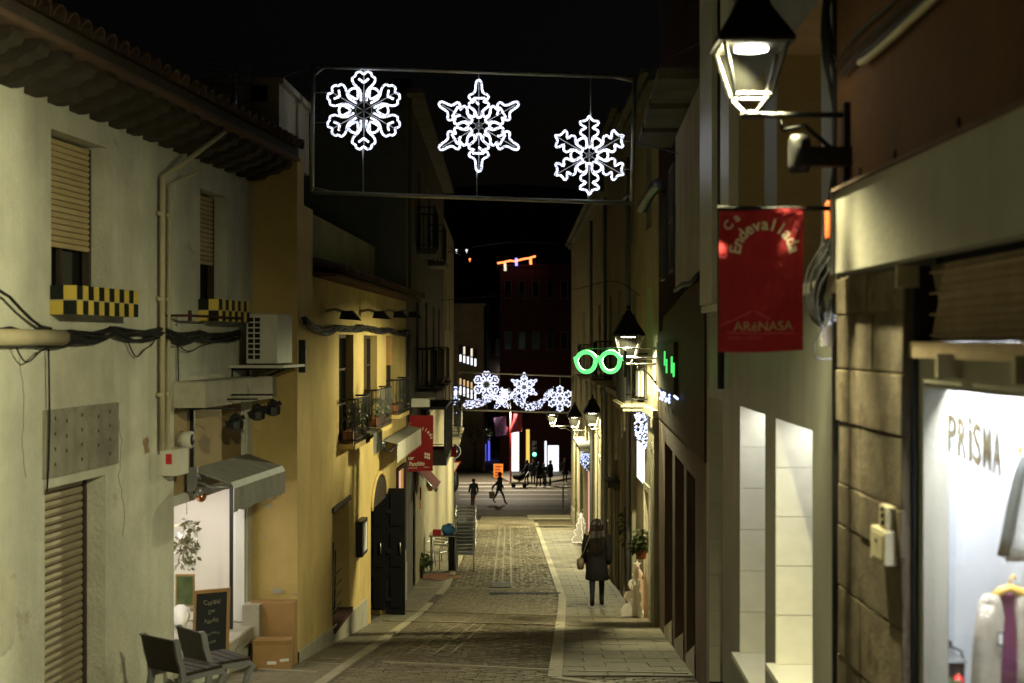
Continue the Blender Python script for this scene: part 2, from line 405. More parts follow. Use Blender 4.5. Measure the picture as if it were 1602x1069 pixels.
road=sheet('road',M['sett_bed'],-4.8,2.9,frange(-6,66,1.0),-.016)
cross=sheet('cross_street',M['asphalt'],-60,60,frange(64,130,2),.0)
# setts: each its own bevelled stone; rows lie across the street
def sett_mesh(w,l,b=.012):
    mb=MB(); mb.bev(-w/2,w/2,-l/2,l/2,-.03,.0,b)
    for i in range(8,12): mb.v[i].z+=random.uniform(-.004,.006)
    return mb
setm=[sett_mesh(.185+.03*random.random(),.118).mesh('sett',M['sett']) for _ in range(6)]
rest=MB(); n=0; d=13.2; row=0
def slope(d): return math.atan2(gz(d+.2)-gz(d-.2),.4)
while d<63.5:
    a=lerp(XL,d)+.075; b=(lerp(XR,d)-.09) if d>14.95 else lerp([(5,1.5),(14.9,1.85)],d)
    x=a+(.1 if row%2 else .19)
    while x<b:
        z=gz(d)+random.uniform(-.004,.004)
        if n<300:
            piece('sett',setm[n%6],road,(x,d+random.uniform(-.006,.006),z),(slope(d)+random.uniform(-.03,.03),random.uniform(-.03,.03),random.uniform(-.05,.05))); n+=1
        else:
            w=.092+random.uniform(-.012,.01); l=.058; t=slope(d); q=random.uniform(-.006,.006); e=.014
            dz=math.tan(t); k=random.uniform(-.005,.005)
            rest.add([(x-w,d-l,z-dz*l-.02),(x+w,d-l,z-dz*l-.02),(x+w,d+l,z+dz*l-.02),(x-w,d+l,z+dz*l-.02),
                      (x-w+e,d-l+e,z-dz*l+k),(x+w-e,d-l+e,z-dz*l-k),(x+w-e,d+l-e,z+dz*l+q),(x-w+e,d+l-e,z+dz*l)],
                     [(4,5,6,7),(0,1,5,4),(1,2,6,5),(2,3,7,6),(3,0,4,7)])
        x+=.205+random.uniform(-.004,.012)
    d+=.136; row+=1
rest.part('setts',M['sett'],road,'small grey setts running away down the hill',kind='stuff')
# pavements of large slabs
def paving(name,d0,d1,fa,fb,rows,cols,limit):
    base=sheet(name,M['stone_mortar'],fa,fb,frange(d0,d1,.5),-.010)
    me=[]
    for _ in range(5):
        mb=MB(); mb.bev(-.5,.5,-.5,.5,-.03,0,.006); me.append(mb.mesh('slab',M['slab']))
    d=d0; k=0; r=0
    while d<d1-.1 and k<limit:
        a,b=fa(d),fb(d); w=(b-a)/cols; off=(r%2)*w*.5
        xs=[a]+[a+off+i*w for i in range(0 if off else 1,cols+1)]
        xs=sorted({round(min(max(x,a),b),4) for x in xs}|{round(a,4),round(b,4)})
        for x0,x1 in zip(xs,xs[1:]):
            if x1-x0<.05: continue
            piece('slab',me[k%5],base,((x0+x1)/2,d+rows/2,gz(d+rows/2)+random.uniform(-.002,.003)),(slope(d+rows/2),0,0),(x1-x0-.006,rows-.006,1)); k+=1
        d+=rows; r+=1
    return base
paving('pavement',15.1,60,lambda d:lerp(XR,d)+.078,lambda d:lerp([(14,1.95),(22.2,2.29),(60,2.5)],d)+.02,.48,3,300)
paving('footway',8.0,60,lambda d:lerp([(8,-3.95),(16.4,-3.1),(16.6,-2.55),(28.6,-2.2),(60,-2.45)],d),lambda d:lerp(XL,d)-.065,.5,3,300)
def strip(name,pts,w,mat,lift,parent=None,ln=.9):          # a line of long pale stones
    root=struct(name) if parent is None else parent
    for (p,q) in zip(pts,pts[1:]):
        p=Vector(p);q=Vector(q); L=(q-p).length; nn=max(1,int(L/ln)); t=(q-p)/L
        for i in range(nn):
            a=p+t*(L*i/nn+.006); b=p+t*(L*(i+1)/nn-.006); s=Vector((t.y,-t.x,0))*w/2
            m=MB(); vs=[]
            for c,sg in ((a,-1),(a,1),(b,1),(b,-1)):
                v=Vector((c.x,c.y,0))+s*sg; vs.append((v.x,v.y,gz(v.y)+lift))
            m.add(vs+[(x,y,z-.04) for x,y,z in vs],[(0,1,2,3),(0,4,5,1),(1,5,6,2),(2,6,7,3),(3,7,4,0)])
            m.part('stone',M[mat],root)
    return root
strip('kerb',[(lerp(XR,d),d,0) for d in (14.9,20,24.5,29,40,50,58)],.15,'slab_light',.012)
strip('kerb',[(.45,14.85,0),(1.1,14.05,0),(1.85,13.5,0)],.16,'slab_light',.014)
strip('kerb',[(lerp(XL,d),d,0) for d in (9,14.5,20,27.8)],.12,'slab_light',.012)
strip('kerb',[(lerp(XL,d),d,0) for d in (29.6,31,40,50,60)],.15,'slab_light',.012)
for (a,b,c,e) in ((600,1037,864,1050),(604,955,872,964),(600,972,876,979),(640,943,640+1,943),(640,921,870,922)):
    if c-a<50: continue
    p=G(a,b); q=G(c,e); strip('paving_band',[(p.x,p.y,0),(q.x,q.y,0)],.07,'slab_light',.018,ln=1.2)
for (a,b,c,e) in ((888,1050,1078,1054),(890,965,1010,966),(888,979,1020,981)):
    p=G(a,b); q=G(c,e); strip('paving_band',[(p.x,p.y,0),(q.x,q.y,0)],.06,'slab_light',.010,ln=1.2)
for (a,b,c,e) in ((405,1047,495,1052),(500,1030,545,1033),(470,1037,540,1040)):
    p=G(a,b); q=G(c,e); strip('paving_band',[(p.x,p.y,0),(q.x,q.y,0)],.06,'slab_light',.010,ln=1.2)
# pale guide rows sunk in the road, drain channel and gully
for k,(x0,x1) in enumerate(((-.62,-.30),(-.42,-.16),(-.95,-.45))):
    strip('paving_band',[(x0-.35,17.5,0),(x1,27.5,0)],.035,'band',.002,ln=.55)
for x in (-.42,-.22,-.02):
    strip('paving_band',[(x,31.5,0),(x-.05,58,0)],.04,'band',.002,ln=.7)
p=G(765,930); q=G(877,930); t=thing('drain_channel','long slotted metal drain channel laid across the cobbled road','drain',(p.x,p.y,p.z))
m=MB()
for x in (0,.13): m.box(p.x,q.x,p.y+x,p.y+x+.02,p.z-.02,p.z+.022)
m.part('frame',M['grate'],t)
nb=34
bar=MB(); bar.box(-.012,.012,0,.11,-.02,.018); bm_=bar.mesh('bar',M['grate'])
for i in range(nb): piece('bar',bm_,t,(p.x+(q.x-p.x)*(i+.5)/nb,p.y+.02,p.z))
p=G(766,912); q=G(800,920); t=thing('gully_grate','square dark gully grate in the road above the drain channel','drain',(p.x,p.y,p.z))
m=MB(); dd=p.y-q.y
m.box(p.x,q.x,q.y,q.y+.05,gz(q.y)-.02,gz(q.y)+.02); m.box(p.x,q.x,p.y-.25,p.y,gz(p.y)-.02,gz(p.y)+.022); m.part('frame',M['black_metal'],t)
for i in range(6):
    m=MB(); x=p.x+.12+(q.x-p.x-.24)*i/5; m.quad((x-.02,q.y+.05,gz(q.y+.05)+.015),(x+.02,q.y+.05,gz(q.y+.05)+.015),(x+.02,p.y-.25,gz(p.y-.25)+.015),(x-.02,p.y-.25,gz(p.y-.25)+.015)); m.part('bar',M['grate'],t)
# ------------------------------------------------------------------ parts used by all buildings
def slats(parent,fac,u0,u1,z0,z1,o,pitch,mat,name='slat',th=.012):
    n_=max(1,int(round((z1-z0)/pitch))); ph=(z1-z0)/n_; mb=MB()
    mb.prism([(-.5,0),(.5,0),(.5,1),(-.5,1)],-.5,.5)
    L=u1-u0; mb=MB(); prof=[(0,.04),(.6,.12),(1,.5),(.6,.88),(0,.96)]
    vs=[(x,(y-0)*th*(1 if fac.side=='R' else -1),z*ph) for x in (-L/2,L/2) for y,z in prof]
    k=len(prof); mb.add(vs,[(i,i+1,k+i+1,k+i) for i in range(k-1)]+[tuple(range(k)),tuple(range(2*k-1,k-1,-1))]); me=mb.mesh(name,M[mat])
    for i in range(n_): piece(name,me,parent,fac.w((u0+u1)/2,o,z0+i*ph),(0,0,fac.a))
def pane_window(parent,fac,u0,u1,z0,z1,o,frame='white_paint',pane='window_dark',bars=1,cross=0,fw=.05):
    f=fac.mb(); f.box(u0,u0+fw,o-.03,o+.02,z0,z1); f.box(u1-fw,u1,o-.03,o+.02,z0,z1); f.box(u0+fw,u1-fw,o-.03,o+.02,z1-fw,z1); f.box(u0+fw,u1-fw,o-.03,o+.02,z0,z0+fw)
    for i in range(bars):
        c=u0+(u1-u0)*(i+1)/(bars+1); f.box(c-fw*.5,c+fw*.5,o-.03,o+.024,z0+fw,z1-fw)
    for i in range(cross):
        c=z0+(z1-z0)*(i+1)/(cross+1); f.box(u0+fw,u1-fw,o-.028,o+.015,c-.015,c+.015)
    fo=f.part('window',M[frame],parent)
    for i in range(bars+1):
        g_=fac.mb(); a=u0+(u1-u0)*i/(bars+1)+fw*.6; b=u0+(u1-u0)*(i+1)/(bars+1)-fw*.6
        g_.quad((a,o-.01,z0+fw*.8),(b,o-.01,z0+fw*.8),(b,o-.01,z1-fw*.8),(a,o-.01,z1-fw*.8)); g_.part('pane',M[pane],fo)
    return fo
def panel_door(parent,fac,u0,u1,z0,z1,o,mat,leaves=2,rows=3):
    f=fac.mb(); f.box(u0,u1,o-.05,o,z0,z1); dr=f.part('door',M[mat],parent)
    for i in range(leaves):
        a=u0+(u1-u0)*i/leaves; b=u0+(u1-u0)*(i+1)/leaves
        for k in range(rows):
            c=z0+(z1-z0)*(k+.12)/rows; e=z0+(z1-z0)*(k+.9)/rows; q=fac.mb(); q.box(a+.07,b-.07,o,o+.018,c,e); q.part('panel',M[mat],dr)
    h=fac.mb(); c=(u0+u1)/2; h.tube([(c-.06,o+.02,z0+1.0),(c-.06,o+.07,z0+1.0),(c-.06,o+.07,z0+1.14),(c-.06,o+.02,z0+1.14)],.01); h.part('handle',M['steel'],dr)
    return dr
def balcony(parent,fac,u0,u1,z,out,h=.95,slab=.12,step=.11,mat='black_metal',slabmat='cream_plaster'):
    s=fac.mb(); s.box(u0,u1,.003,out,z-slab,z); s.box(u0-.04,u1+.04,.004,out+.04,z-.05,z-.02); b=s.part('balcony',M[slabmat],parent)
    r=fac.mb(); e=out-.04
    r.tube([(u0+.03,0,z+h),(u0+.03,e,z+h),(u1-.03,e,z+h),(u1-.03,0,z+h)],.016); r.tube([(u0+.03,0,z+.08),(u0+.03,e,z+.08),(u1-.03,e,z+.08),(u1-.03,0,z+.08)],.012); rl=r.part('railing',M[mat],b)
    pts=[]; 
    for i in range(int(out/step)): 
        for uu in (u0+.03,u1-.03): pts.append((uu,.06+i*step))
    k=int((u1-u0)/step)
    for i in range(k+1): pts.append((u0+.03+(u1-u0-.06)*i/k,e))
    r=fac.mb()
    for uu,oo in pts: r.tube([(uu,oo,z+.05),(uu,oo,z+h)],.008,4)
    r.part('balusters',M[mat],b,kind='stuff')
    return b
def foliage(name,parent,c,rx,ry,rz_,n,size,mats,seed=1,droop=.3):
    rr=random.Random(seed); m=MB()
    for i in range(n):
        while True:
            p=Vector((rr.uniform(-1,1),rr.uniform(-1,1),rr.uniform(-1,1)))
            if p.length<1: break
        p=Vector((c[0]+p.x*rx,c[1]+p.y*ry,c[2]+p.z*rz_)); a=Vector((rr.uniform(-1,1),rr.uniform(-1,1),rr.uniform(-1,.6)-droop)).normalized(); b=a.cross(Vector((rr.uniform(-1,1),rr.uniform(-1,1),rr.uniform(-1,1)))).normalized()
        s=size*rr.uniform(.6,1.3); m.cm=rr.randrange(len(mats))
        q=a.cross(b)*s*.12
        m.add([p,p+a*s*.5+b*s*.28+q,p+a*s,p+a*s*.5-b*s*.28+q],[(0,1,2),(0,2,3)])
    return m.part(name,[M[k] for k in mats],parent)
def cable(fac,name,label,pts,r,strands,mat='cable',seed=0,cat='cable',spread=.035,group=None):
    rr=random.Random(seed); root=thing(name,label,cat,fac.w(*pts[0]),group)
    for k in range(strands):
        P=[]; ph=rr.uniform(0,9); am=rr.uniform(.3,1)*spread
        for i in range(len(pts)-1):
            a=Vector(pts[i]);b=Vector(pts[i+1]); nn=max(2,int((b-a).length/.16))
            for j in range(nn):
                t=j/nn; p=a.lerp(b,t); s=math.sin(math.pi*t)
                P.append((p.x,p.y+abs(am)*.5*math.sin(3*p.x+ph)+.01,p.z+am*math.sin(2.1*p.x+ph*2)-s*am*.8))
        P.append(tuple(pts[-1])); m=fac.mb(); m.tube(P,r*rr.uniform(.7,1.3),5); m.part('strand',M[mat],root)
    return root
# ------------------------------------------------------------------ white house on the near left
wb=thing('white_house','long white plastered house with a tiled eave and checkered window boxes','house',L1.w(10,0,gz(9)))
uW1=(L1.u(80),L1.u(168)); uW2=(L1.u(313),L1.u(355)); uD=(L1.u(70),L1.u(165)); uS=(L1.u(272),L1.u(387))
opsL1=[(*uW1,.28,1.66,.22),(*uW2,.25,1.58,.22),(*uD,-3.6,-1.14,.24),(*uS,-3.22,-.66,.9)]
m=L1.mb(); wall(m,0,L1.L,-4.6,2.02,opsL1); shell(m,0,L1.L,-4.6,2.02,6)
m.part('wall',M['white_plaster'],wb)
for a,b,c,e in ((*uW1,.28,1.66),(*uW2,.25,1.58)): m=L1.mb(); m.quad((a,-.215,c),(b,-.215,c),(b,-.215,e),(a,-.215,e)); m.part('window_pane',M['window_dark'],wb)
for (a,b),zt,zb in ((uW1,1.64,.76),(uW2,1.56,.82)):
    f=L1.mb(); f.box(a+.01,a+.06,-.2,-.14,.29,zt); f.box(b-.06,b-.01,-.2,-.14,.29,zt); f.box(a+.06,b-.06,-.2,-.14,.29,.34); fo=f.part('window',M['dark_wood'],wb)
    slats(fo,L1,a+.05,b-.05,zb,zt,-.15,.048,'shutter')
    g_=L1.mb(); c=(a+b)/2; g_.box(c-.02,c+.02,-.2,-.165,.34,zb); g_.part('mullion',M['dark_wood'],fo)
f=L1.mb(); f.box(uD[0]+.01,uD[0]+.05,-.235,-.16,-3.5,-1.15); f.box(uD[1]-.05,uD[1]-.01,-.235,-.16,-3.5,-1.15); dr=f.part('shutter_door',M['dark_wood'],wb)
f=L1.mb(); f.box(uD[0],uD[1],-.26,-.24,-3.6,-1.14); f.part('backing',M['dark_room'],dr)
slats(dr,L1,uD[0]+.04,uD[1]-.04,L1.g(uD[1])-.02,-1.16,-.2,.066,'metal_shutter',th=.02)
a,b=L1.u(66),L1.u(182); m=L1.mb(); m.box(a,b,.002,.022,-1.06,-.53); m.part('board',M['old_board'],wb,'stained grey render panel above the shutter door')
bolt=L1.mb(); 
for i,px in enumerate((82,100,124,150,168)):
    for k in range(4 if i%2==0 else 3):
        u=L1.u(px); z=-.60-.12*k-.03*(i%2); m=L1.mb(); m.sph((u,.024,z),.011,6,4,1.3,.4,1.6); m.part('rust_spot',M['dark_wood'],wb)
def patch(pts,mat,o=.0015):
    m=L1.mb(); rr=random.Random(len(pts)+int(pts[0][0])); P=[]
    for (a,b),(c,e) in zip(pts,pts[1:]+pts[:1]):
        for j in range(7): t_=j/7; px=a+(c-a)*t_+rr.uniform(-1.6,1.6); py=b+(e-b)*t_+rr.uniform(-2,2); P.append((L1.u(px),o,L1.z(px,py)))
    m.add(P,[tuple(range(len(P)))]); m.part('plaster_patch',M[mat],wb)
patch([(74,548),(176,535),(178,618),(74,646)],'patch_plaster')
patch([(168,960),(196,955),(214,1010),(222,1069),(168,1069)],'patch_plaster',.0018)
patch([(0,880),(26,900),(22,1010),(0,1030)],'patch_plaster',.0016)
patch([(224,686),(231,684),(233,708),(226,712)],'reveal',.003)
for pts in ([(182,640),(190,690),(186,745),(195,800),(192,850)],[(262,330),(258,390),(266,430),(262,470)],[(30,560),(38,620),(33,700),(44,760)]):
    rr=random.Random(int(pts[0][0])); Q=[]
    for (a,b),(c,e) in zip(pts,pts[1:]):
        for j in range(5): t_=j/5; px=a+(c-a)*t_+rr.uniform(-1.5,1.5); Q.append((L1.u(px),.001,L1.z(px,b+(e-b)*t_)))
    m=L1.mb(); m.tube(Q,.0022,4); m.part('crack',M['dark_wood'],wb)
# canopy slab over the shop
a=L1.u(271); b=L1.L-.12
m=L1.mb(); m.bev(a,b,.003,.32,-.645,-.39,.015); m.part('canopy',M['concrete'],wb)
# shop front
sf=L1.mb(); sf.box(uS[0],uS[0]+.07,-.1,-.03,-3.2,-.67); sf.box(uS[1]-.05,uS[1]-.0,-.12,-.02,-3.2,-.67); sf.box(uS[0]+.07,uS[1]-.05,-.1,-.03,-1.62,-1.52); shopf=sf.part('shop_front',M['white_paint'],wb)
g_=L1.mb(); c=L1.u(306); g_.box(c,c+.05,-.1,-.02,-1.55,-.67); g_.part('mullion',M['black_metal'],shopf); g_=L1.mb(); c=L1.u(367); g_.box(c,c+.03,-.06,-.025,-3.2,-1.62); g_.part('mullion',M['black_metal'],shopf)
g_=L1.mb(); g_.quad((uS[0]+.07,-.06,-3.2),(uS[1]-.05,-.06,-3.2),(uS[1]-.05,-.06,-1.62),(uS[0]+.07,-.06,-1.62)); g_.part('pane',M['shop_glass'],shopf)
g_=L1.mb(); g_.quad((uS[0]+.07,-.06,-1.52),(uS[1]-.05,-.06,-1.52),(uS[1]-.05,-.06,-.67),(uS[0]+.07,-.06,-.67)); g_.part('pane',M['tan_curtain'],shopf)
m=L1.mb(); m.quad((uS[0],-.895,-3.2),(uS[1],-.895,-3.2),(uS[1],-.895,-.67),(uS[0],-.895,-.67)); m.quad((uS[1]-.02,-.11,-3.2),(uS[1]-.02,-.89,-3.2),(uS[1]-.02,-.89,-1.6),(uS[1]-.02,-.11,-1.6)); m.quad((uS[0]+.02,-.1,-1.6),(uS[1],-.1,-1.6),(uS[1],-.89,-1.6),(uS[0]+.02,-.89,-1.6)); m.part('interior',M['shop_warm'],wb)
m=L1.mb(); m.box(uS[0]+.3,uS[1]-.5,-.55,-.40,-1.66,-1.62); m.part('strip_light',M['warm_light'],wb)
m=L1.mb(); m.bev(uS[0]-.05,uS[1]+.02,-.9,.13,-3.34,-3.215,.015); m.part('sill',M['concrete'],wb)
m=L1.mb(); m.box(uS[0]-.0,uS[1]+.0,.003,.09,-4.2,-3.35); m.part('plinth',M['white_plaster'],wb)
m=L1.mb(); c=L1.L; m.box(c-.42,c-.2,.003,.2,-4.3,-2.98); m.part('step_block',M['concrete'],wb)
# eave: corbels, ochre tile course, gutter board and a row of barrel tiles
mb=MB(); pr=[(0,0),(.47,0),(.49,-.04),(.46,-.09),(.38,-.11),(.33,-.15),(.22,-.165),(.17,-.21),(.05,-.23),(0,-.23)]
mb.prism([(x,z) for x,z in pr],-.095,.095); cme=mb.mesh('corbel',M['corbel'])
nC=44
for i in range(nC):
    u=L1.L-.16-i*.405
    if u<0: break
    x=L1.w(u,.0,2.08); piece('corbel',cme,wb,x,(0,0,L1.a-math.pi/2))
m=L1.mb(); m.box(0,L1.L+.02,-.25,.56,2.082,2.125); m.part('eave_course',M['terracotta'],wb)
m=L1.mb(); m.box(0,L1.L+.02,-.25,.54,2.128,2.22); m.part('gutter_board',M['corbel'],wb)
mb=MB(); vs=[];k=7
for y0,r0 in ((.0,.105),(-.5,.085)):
    for i in range(k): a=math.pi*i/(k-1); vs.append((math.cos(a)*r0,y0,math.sin(a)*r0))
for y0,r0 in ((.0,.088),(-.5,.068)):
    for i in range(k): a=math.pi*i/(k-1); vs.append((math.cos(a)*r0,y0,math.sin(a)*r0))
fs=[(i,i+1,k+i+1,k+i) for i in range(k-1)]+[(2*k+i,3*k+i,3*k+i+1,2*k+i+1) for i in range(k-1)]+[(i,2*k+i,2*k+i+1,i+1) for i in range(k-1)]
mb.add(vs,fs); tme=mb.mesh('roof_tile',M['terracotta'])
roof=L1.mb(); roof.add([(0,.55,2.222),(L1.L,.55,2.222),(L1.L,-4.5,3.9),(0,-4.5,3.9)],[(0,1,2,3)]); rf=roof.part('roof',M['terracotta'],wb)
def frame_m(fac,u,o,z,th=0.0):                # local x along the wall, y outwards, z up, tipped by th
    n3=Vector((fac.n.x,fac.n.y,0)); t3=Vector((-fac.t.x,-fac.t.y,0)) if fac.side=='L' else Vector((fac.t.x,fac.t.y,0)); zz=Vector((0,0,1))
    Y=n3*math.cos(th)-zz*math.sin(th); Z=n3*math.sin(th)+zz*math.cos(th); p=fac.w(u,o,z)
    return Matrix(((t3.x,Y.x,Z.x,p.x),(t3.y,Y.y,Z.y,p.y),(t3.z,Y.z,Z.z,p.z),(0,0,0,1)))
u=L1.L-.1
while u>4.5:
    for r_ in range(2):
        o=.6-.42*r_; piece('roof_tile',tme,rf,None,m=frame_m(L1,u+random.uniform(-.012,.012),o,2.22+.32*(.6-o),math.atan(.32)+random.uniform(-.03,.03)))
    u-=.235
# ------------------------------------------------------------------ things on the white house
def checker_box(u_near,u_far,z0,label):
    root=thing('window_box',label,'window box',L1.w((u_near+u_far)/2,.11,z0),'checkered window boxes')
    h=.235; dp=.22; T=.11
    m=L1.mb(); m.box(u_near+.004,u_far-.004,.003,dp-.004,z0+.004,z0+h-.004); m.part('body',M['concrete'],root)
    me={}
    for k in ('tile_black','tile_yellow'):
        mb=MB(); mb.bev(-.5,.5,-.5,.5,0,1,.02); me[k]=mb.mesh('tile',M[k])
    nf=int(round((u_far-u_near)/T)); Tu=(u_far-u_near)/nf; Th=h/2
    def put(mat,c,X,Y,Z,sx,sy):
        mm=Matrix(((X.x*sx,Y.x*sy,Z.x*.008,c.x),(X.y*sx,Y.y*sy,Z.y*.008,c.y),(X.z*sx,Y.z*sy,Z.z*.008,c.z),(0,0,0,1))); piece('tile',me[mat],root,None,m=mm)
    t3=Vector((L1.t.x,L1.t.y,0)); n3=Vector((L1.n.x,L1.n.y,0)); zz=Vector((0,0,1))
    for r_ in range(2):
        for i in range(nf): put('tile_black' if (i+r_)%2 else 'tile_yellow',L1.w(u_near+(i+.5)*Tu,dp-.004,z0+(r_+.5)*Th),t3,zz,n3,Tu-.008,Th-.008)
        for i in range(2): put('tile_yellow' if (i+r_)%2==0 else 'tile_black',L1.w(u_near+.004,(i+.5)*dp/2,z0+(r_+.5)*Th),n3,zz,-t3,dp/2-.006,Th-.008)
checker_box(L1.u(78),L1.u(216,.22),L1.z(100,494),'black and yellow checkered tile box under the near shuttered window')
checker_box(L1.u(310),L1.u(390,.22),L1.z(325,504),'black and yellow checkered tile box beside the air conditioner')
m=L1.mb(); a=L1.u(259); z=L1.z(259,494); b=L1.u(378,.25); m.tube([(a,.24,z),(b,.24,z)],.014); m.box(a-.012,a+.012,.0,.25,z-.012,z+.012); m.tube([(a,.24,z-.05),(a,.24,z+.05)],.018); m.top('iron_bar',M['red_plaster'],'thin maroon iron bar held in front of the white wall','bar')
# air conditioner on its shelf
u0=L1.u(362); ac=thing('air_conditioner','cream air conditioning unit on a shelf at the end of the white house','air conditioner',L1.w(u0+.3,.3,-.25))
m=L1.mb(); m.bev(u0,u0+.62,.17,.52,-.24,.31,.015); m.part('casing',M['ac_white'],ac)
m=L1.mb(); m.box(u0-.006,u0,.185,.335,-.2,.27); m.part('grille_back',M['dark_room'],ac)
for i in range(9): m=L1.mb(); z=-.2+.47*i/8; m.box(u0-.016,u0-.006,.18,.34,z-.007,z+.007); m.part('louvre',M['ac_white'],ac)
for o in (.185,.26,.335): m=L1.mb(); m.box(u0-.02,u0-.007,o-.006,o+.006,-.2,.27); m.part('grille_bar',M['ac_white'],ac)
m=L1.mb(); m.box(u0-.12,u0+.8,.003,.62,-.29,-.26); m.part('shelf',M['ac_white'],ac)
for u in (u0,u0+.6): m=L1.mb(); m.tube([(u,.01,-.5),(u,.01,-.3),(u,.55,-.3)],.016); m.tube([(u,.02,-.48),(u,.45,-.31)],.012); m.part('bracket',M['black_metal'],ac)
m=L2.mb(); m.box(-.03,-.003,.02,.1,-.36,.02) ; m.box(-.06,-.031,.03,.08,-.3,-.1); m.top('junction_box',M['black_metal'],'black cable junction box on the yellow corner behind the air conditioner','box')
# pipes
for px,label in ((243,'cream drainpipe dropping from the eave down the white wall'),(255,'thinner cream pipe running close beside the drainpipe on the white wall')):
    u=L1.u(px); r=.027 if px==243 else .016
    if px==243: pts=[(u+.55,.5,2.05),(u+.12,.2,1.66),(u,.07,1.55),(u,.07,L1.z(px,705))]
    else: pts=[(u+.12,.3,1.62),(u+.03,.06,1.5),(u,.05,L1.z(px,700)),(u+.2,.06,L1.z(px,722)),(u+.45,.06,L1.z(px,716))]
    t=thing('drainpipe',label,'pipe',L1.w(u,.07,-1)); m=L1.mb(); m.tube(pts,r,10); m.part('pipe',M['pipe'],t)
    for zz in (1.2,.4,-.5): m=L1.mb(); m.tube([(u,.05,zz-.02),(u,.05,zz+.02)],r*1.35,10); m.box(u-.01,u+.01,0,.05,zz-.01,zz+.01); m.part('clamp',M['pipe'],t)
def zc(px,py): return L1.z(px,py)
cable(L1,'cable_bundle','thick bundle of black cables strung along the white house',[(.5,.05,.08)]+[(L1.u(p),.05,zc(p,y)) for p,y in ((-120,520),(0,523),(100,526),(165,518),(245,521),(300,525),(370,522))],.013,9,seed=3,spread=.055)
cable(L1,'thin_cable','thin black cable sagging from the left down to the white house bundle',[(L1.u(-90)-5,.3,2.06),(L1.u(-90),.06,.55),(L1.u(0),.05,.33),(L1.u(70),.05,.1)],.011,1,seed=5)
for k,(px,y0,y1,l) in enumerate(((68,545,770,'thin dark cable falling down the white wall over the stained panel'),(272,530,640,'thin dark cable falling to the concrete canopy'))):
    cable(L1,'thin_cable',l,[(L1.u(px),.03,zc(px,y0)),(L1.u(px)+.02,.03,zc(px,(y0+y1)/2)),(L1.u(px)-.01,.03,zc(px,y1))],.010,1,seed=8+k,spread=.006)
for k,(p0,p1,sag,l) in enumerate(((190,236,.16,'loose cable loop hanging below the bundle left of the drainpipe'),(262,330,.13,'loose cable loop hanging below the bundle right of the drainpipe'),(5,72,.17,'long loose cable loop under the conduit sleeve'),(250,300,.07,'shallow loose cable loop just right of the drainpipe'))):
    P=[]
    for i in range(13): t_=i/12; u=L1.u(p0)+(L1.u(p1)-L1.u(p0))*t_; P.append((u,.045+.01*k,L1.z(p0,528)*(1-t_)+L1.z(p1,528)*t_-sag*4*t_*(1-t_)*(1+.3*math.sin(t_*7))))
    m=L1.mb(); m.tube(P,.0065,5); m.top('cable_loop',M['cable'],l,'cable')
m=L1.mb(); u=L1.u(10); m.tube([(u-.5,.1,.03),(u+.75,.1,.03)],.06,10); m.top('conduit_sleeve',M['pipe'],'short fat beige conduit sleeve round the cable bundle at the picture edge','pipe')
# meter box, siren, spotlights
u=L1.u(253); t=thing('meter_box','cream meter box with red sticker low on the white wall','box',L1.w(u,.1,-1.3)); m=L1.mb(); m.bev(u,u+.33,.003,.15,L1.z(255,744),L1.z(255,703),.01); m.part('case',M['ac_white'],t); m=L1.mb(); m.box(u-.003,u,.04,.1,L1.z(255,726),L1.z(255,710)); m.part('sticker',M['red_plastic'],t)
u=L1.u(282); t=thing('alarm_siren','round cream alarm siren above the striped shop awning','alarm',L1.w(u,.1,-1)); z=L1.z(282,688); m=L1.mb(); m.tube([(u,.003,z),(u,.12,z)],.085,14); m.part('case',M['ac_white'],t); m=L1.mb(); m.tube([(u,.121,z),(u,.128,z)],.055,12); m.part('lens',M['sign_blue'],t)
for k,(px,py,o,l) in enumerate(((369,655,.55,'black spotlight on arm under the canopy, nearest the picture edge'),(403,640,.62,'black spotlight in the middle of the three under the canopy'),(427,633,.74,'black spotlight at the far end beside the yellow wall'))):
    u=L1.u(px,o); z=L1.z(px,py,o); t=thing('spotlight',l,'spotlight',L1.w(u,o,z),'spotlights under the canopy')
    m=L1.mb(); m.tube([(u-.1,.1,z+.10),(u,o,z+.10),(u,o,z+.03)],.010); m.part('arm',M['black_metal'],t)
    m=L1.mb(); m.lathe([(.03,-.12),(.075,-.10),(.08,-.03),(.05,.03),(.02,.05)],(u,o,z),8,False); m.part('head',M['black_metal'],t)
    for s in (-.055,.055): m=L1.mb(); m.quad((u+s,o-.07,z-.1),(u+s*1.9,o-.08,z-.03),(u+s*1.9,o+.07,z-.01),(u+s,o+.06,z+.04)); m.part('barn_door',M['black_metal'],t)
# striped awning of the shop
DZ=.10; a=L1.u(300)-.05; b=L1.L-.25; t=thing('shop_awning','half open grey striped awning over the lit shop window','awning',L1.w(a,.2,-1.400))
m=L1.mb(); m.add([(a,.02,-1.280),(b,.02,-1.280),(b,.42,-1.420),(a,.42,-1.420),(a,.02,-1.300),(b,.02,-1.300),(b,.42,-1.440),(a,.42,-1.440)],[(0,1,2,3),(7,6,5,4),(0,3,7,4),(1,5,6,2)]); m.part('canvas',M['awning_grey'],t)
m=L1.mb(); m.add([(a,.421,-1.415),(b,.421,-1.415),(b,.455,-1.475),(a,.455,-1.475)],[(0,1,2,3)]); m.part('front_bar',M['awning_band'],t)
m=L1.mb(); nn=26; top=[(a+(b-a)*i/nn,.455,-1.477) for i in range(nn+1)]; bot=[(a+(b-a)*i/nn,.45+.02*math.sin(i*1.7),-1.72+.014*math.sin(i*2.4)) for i in range(nn+1)]; m.add(top+bot,[(i,i+1,nn+2+i,nn+1+i) for i in range(nn)],True); m.part('valance',M['awning_grey'],t)
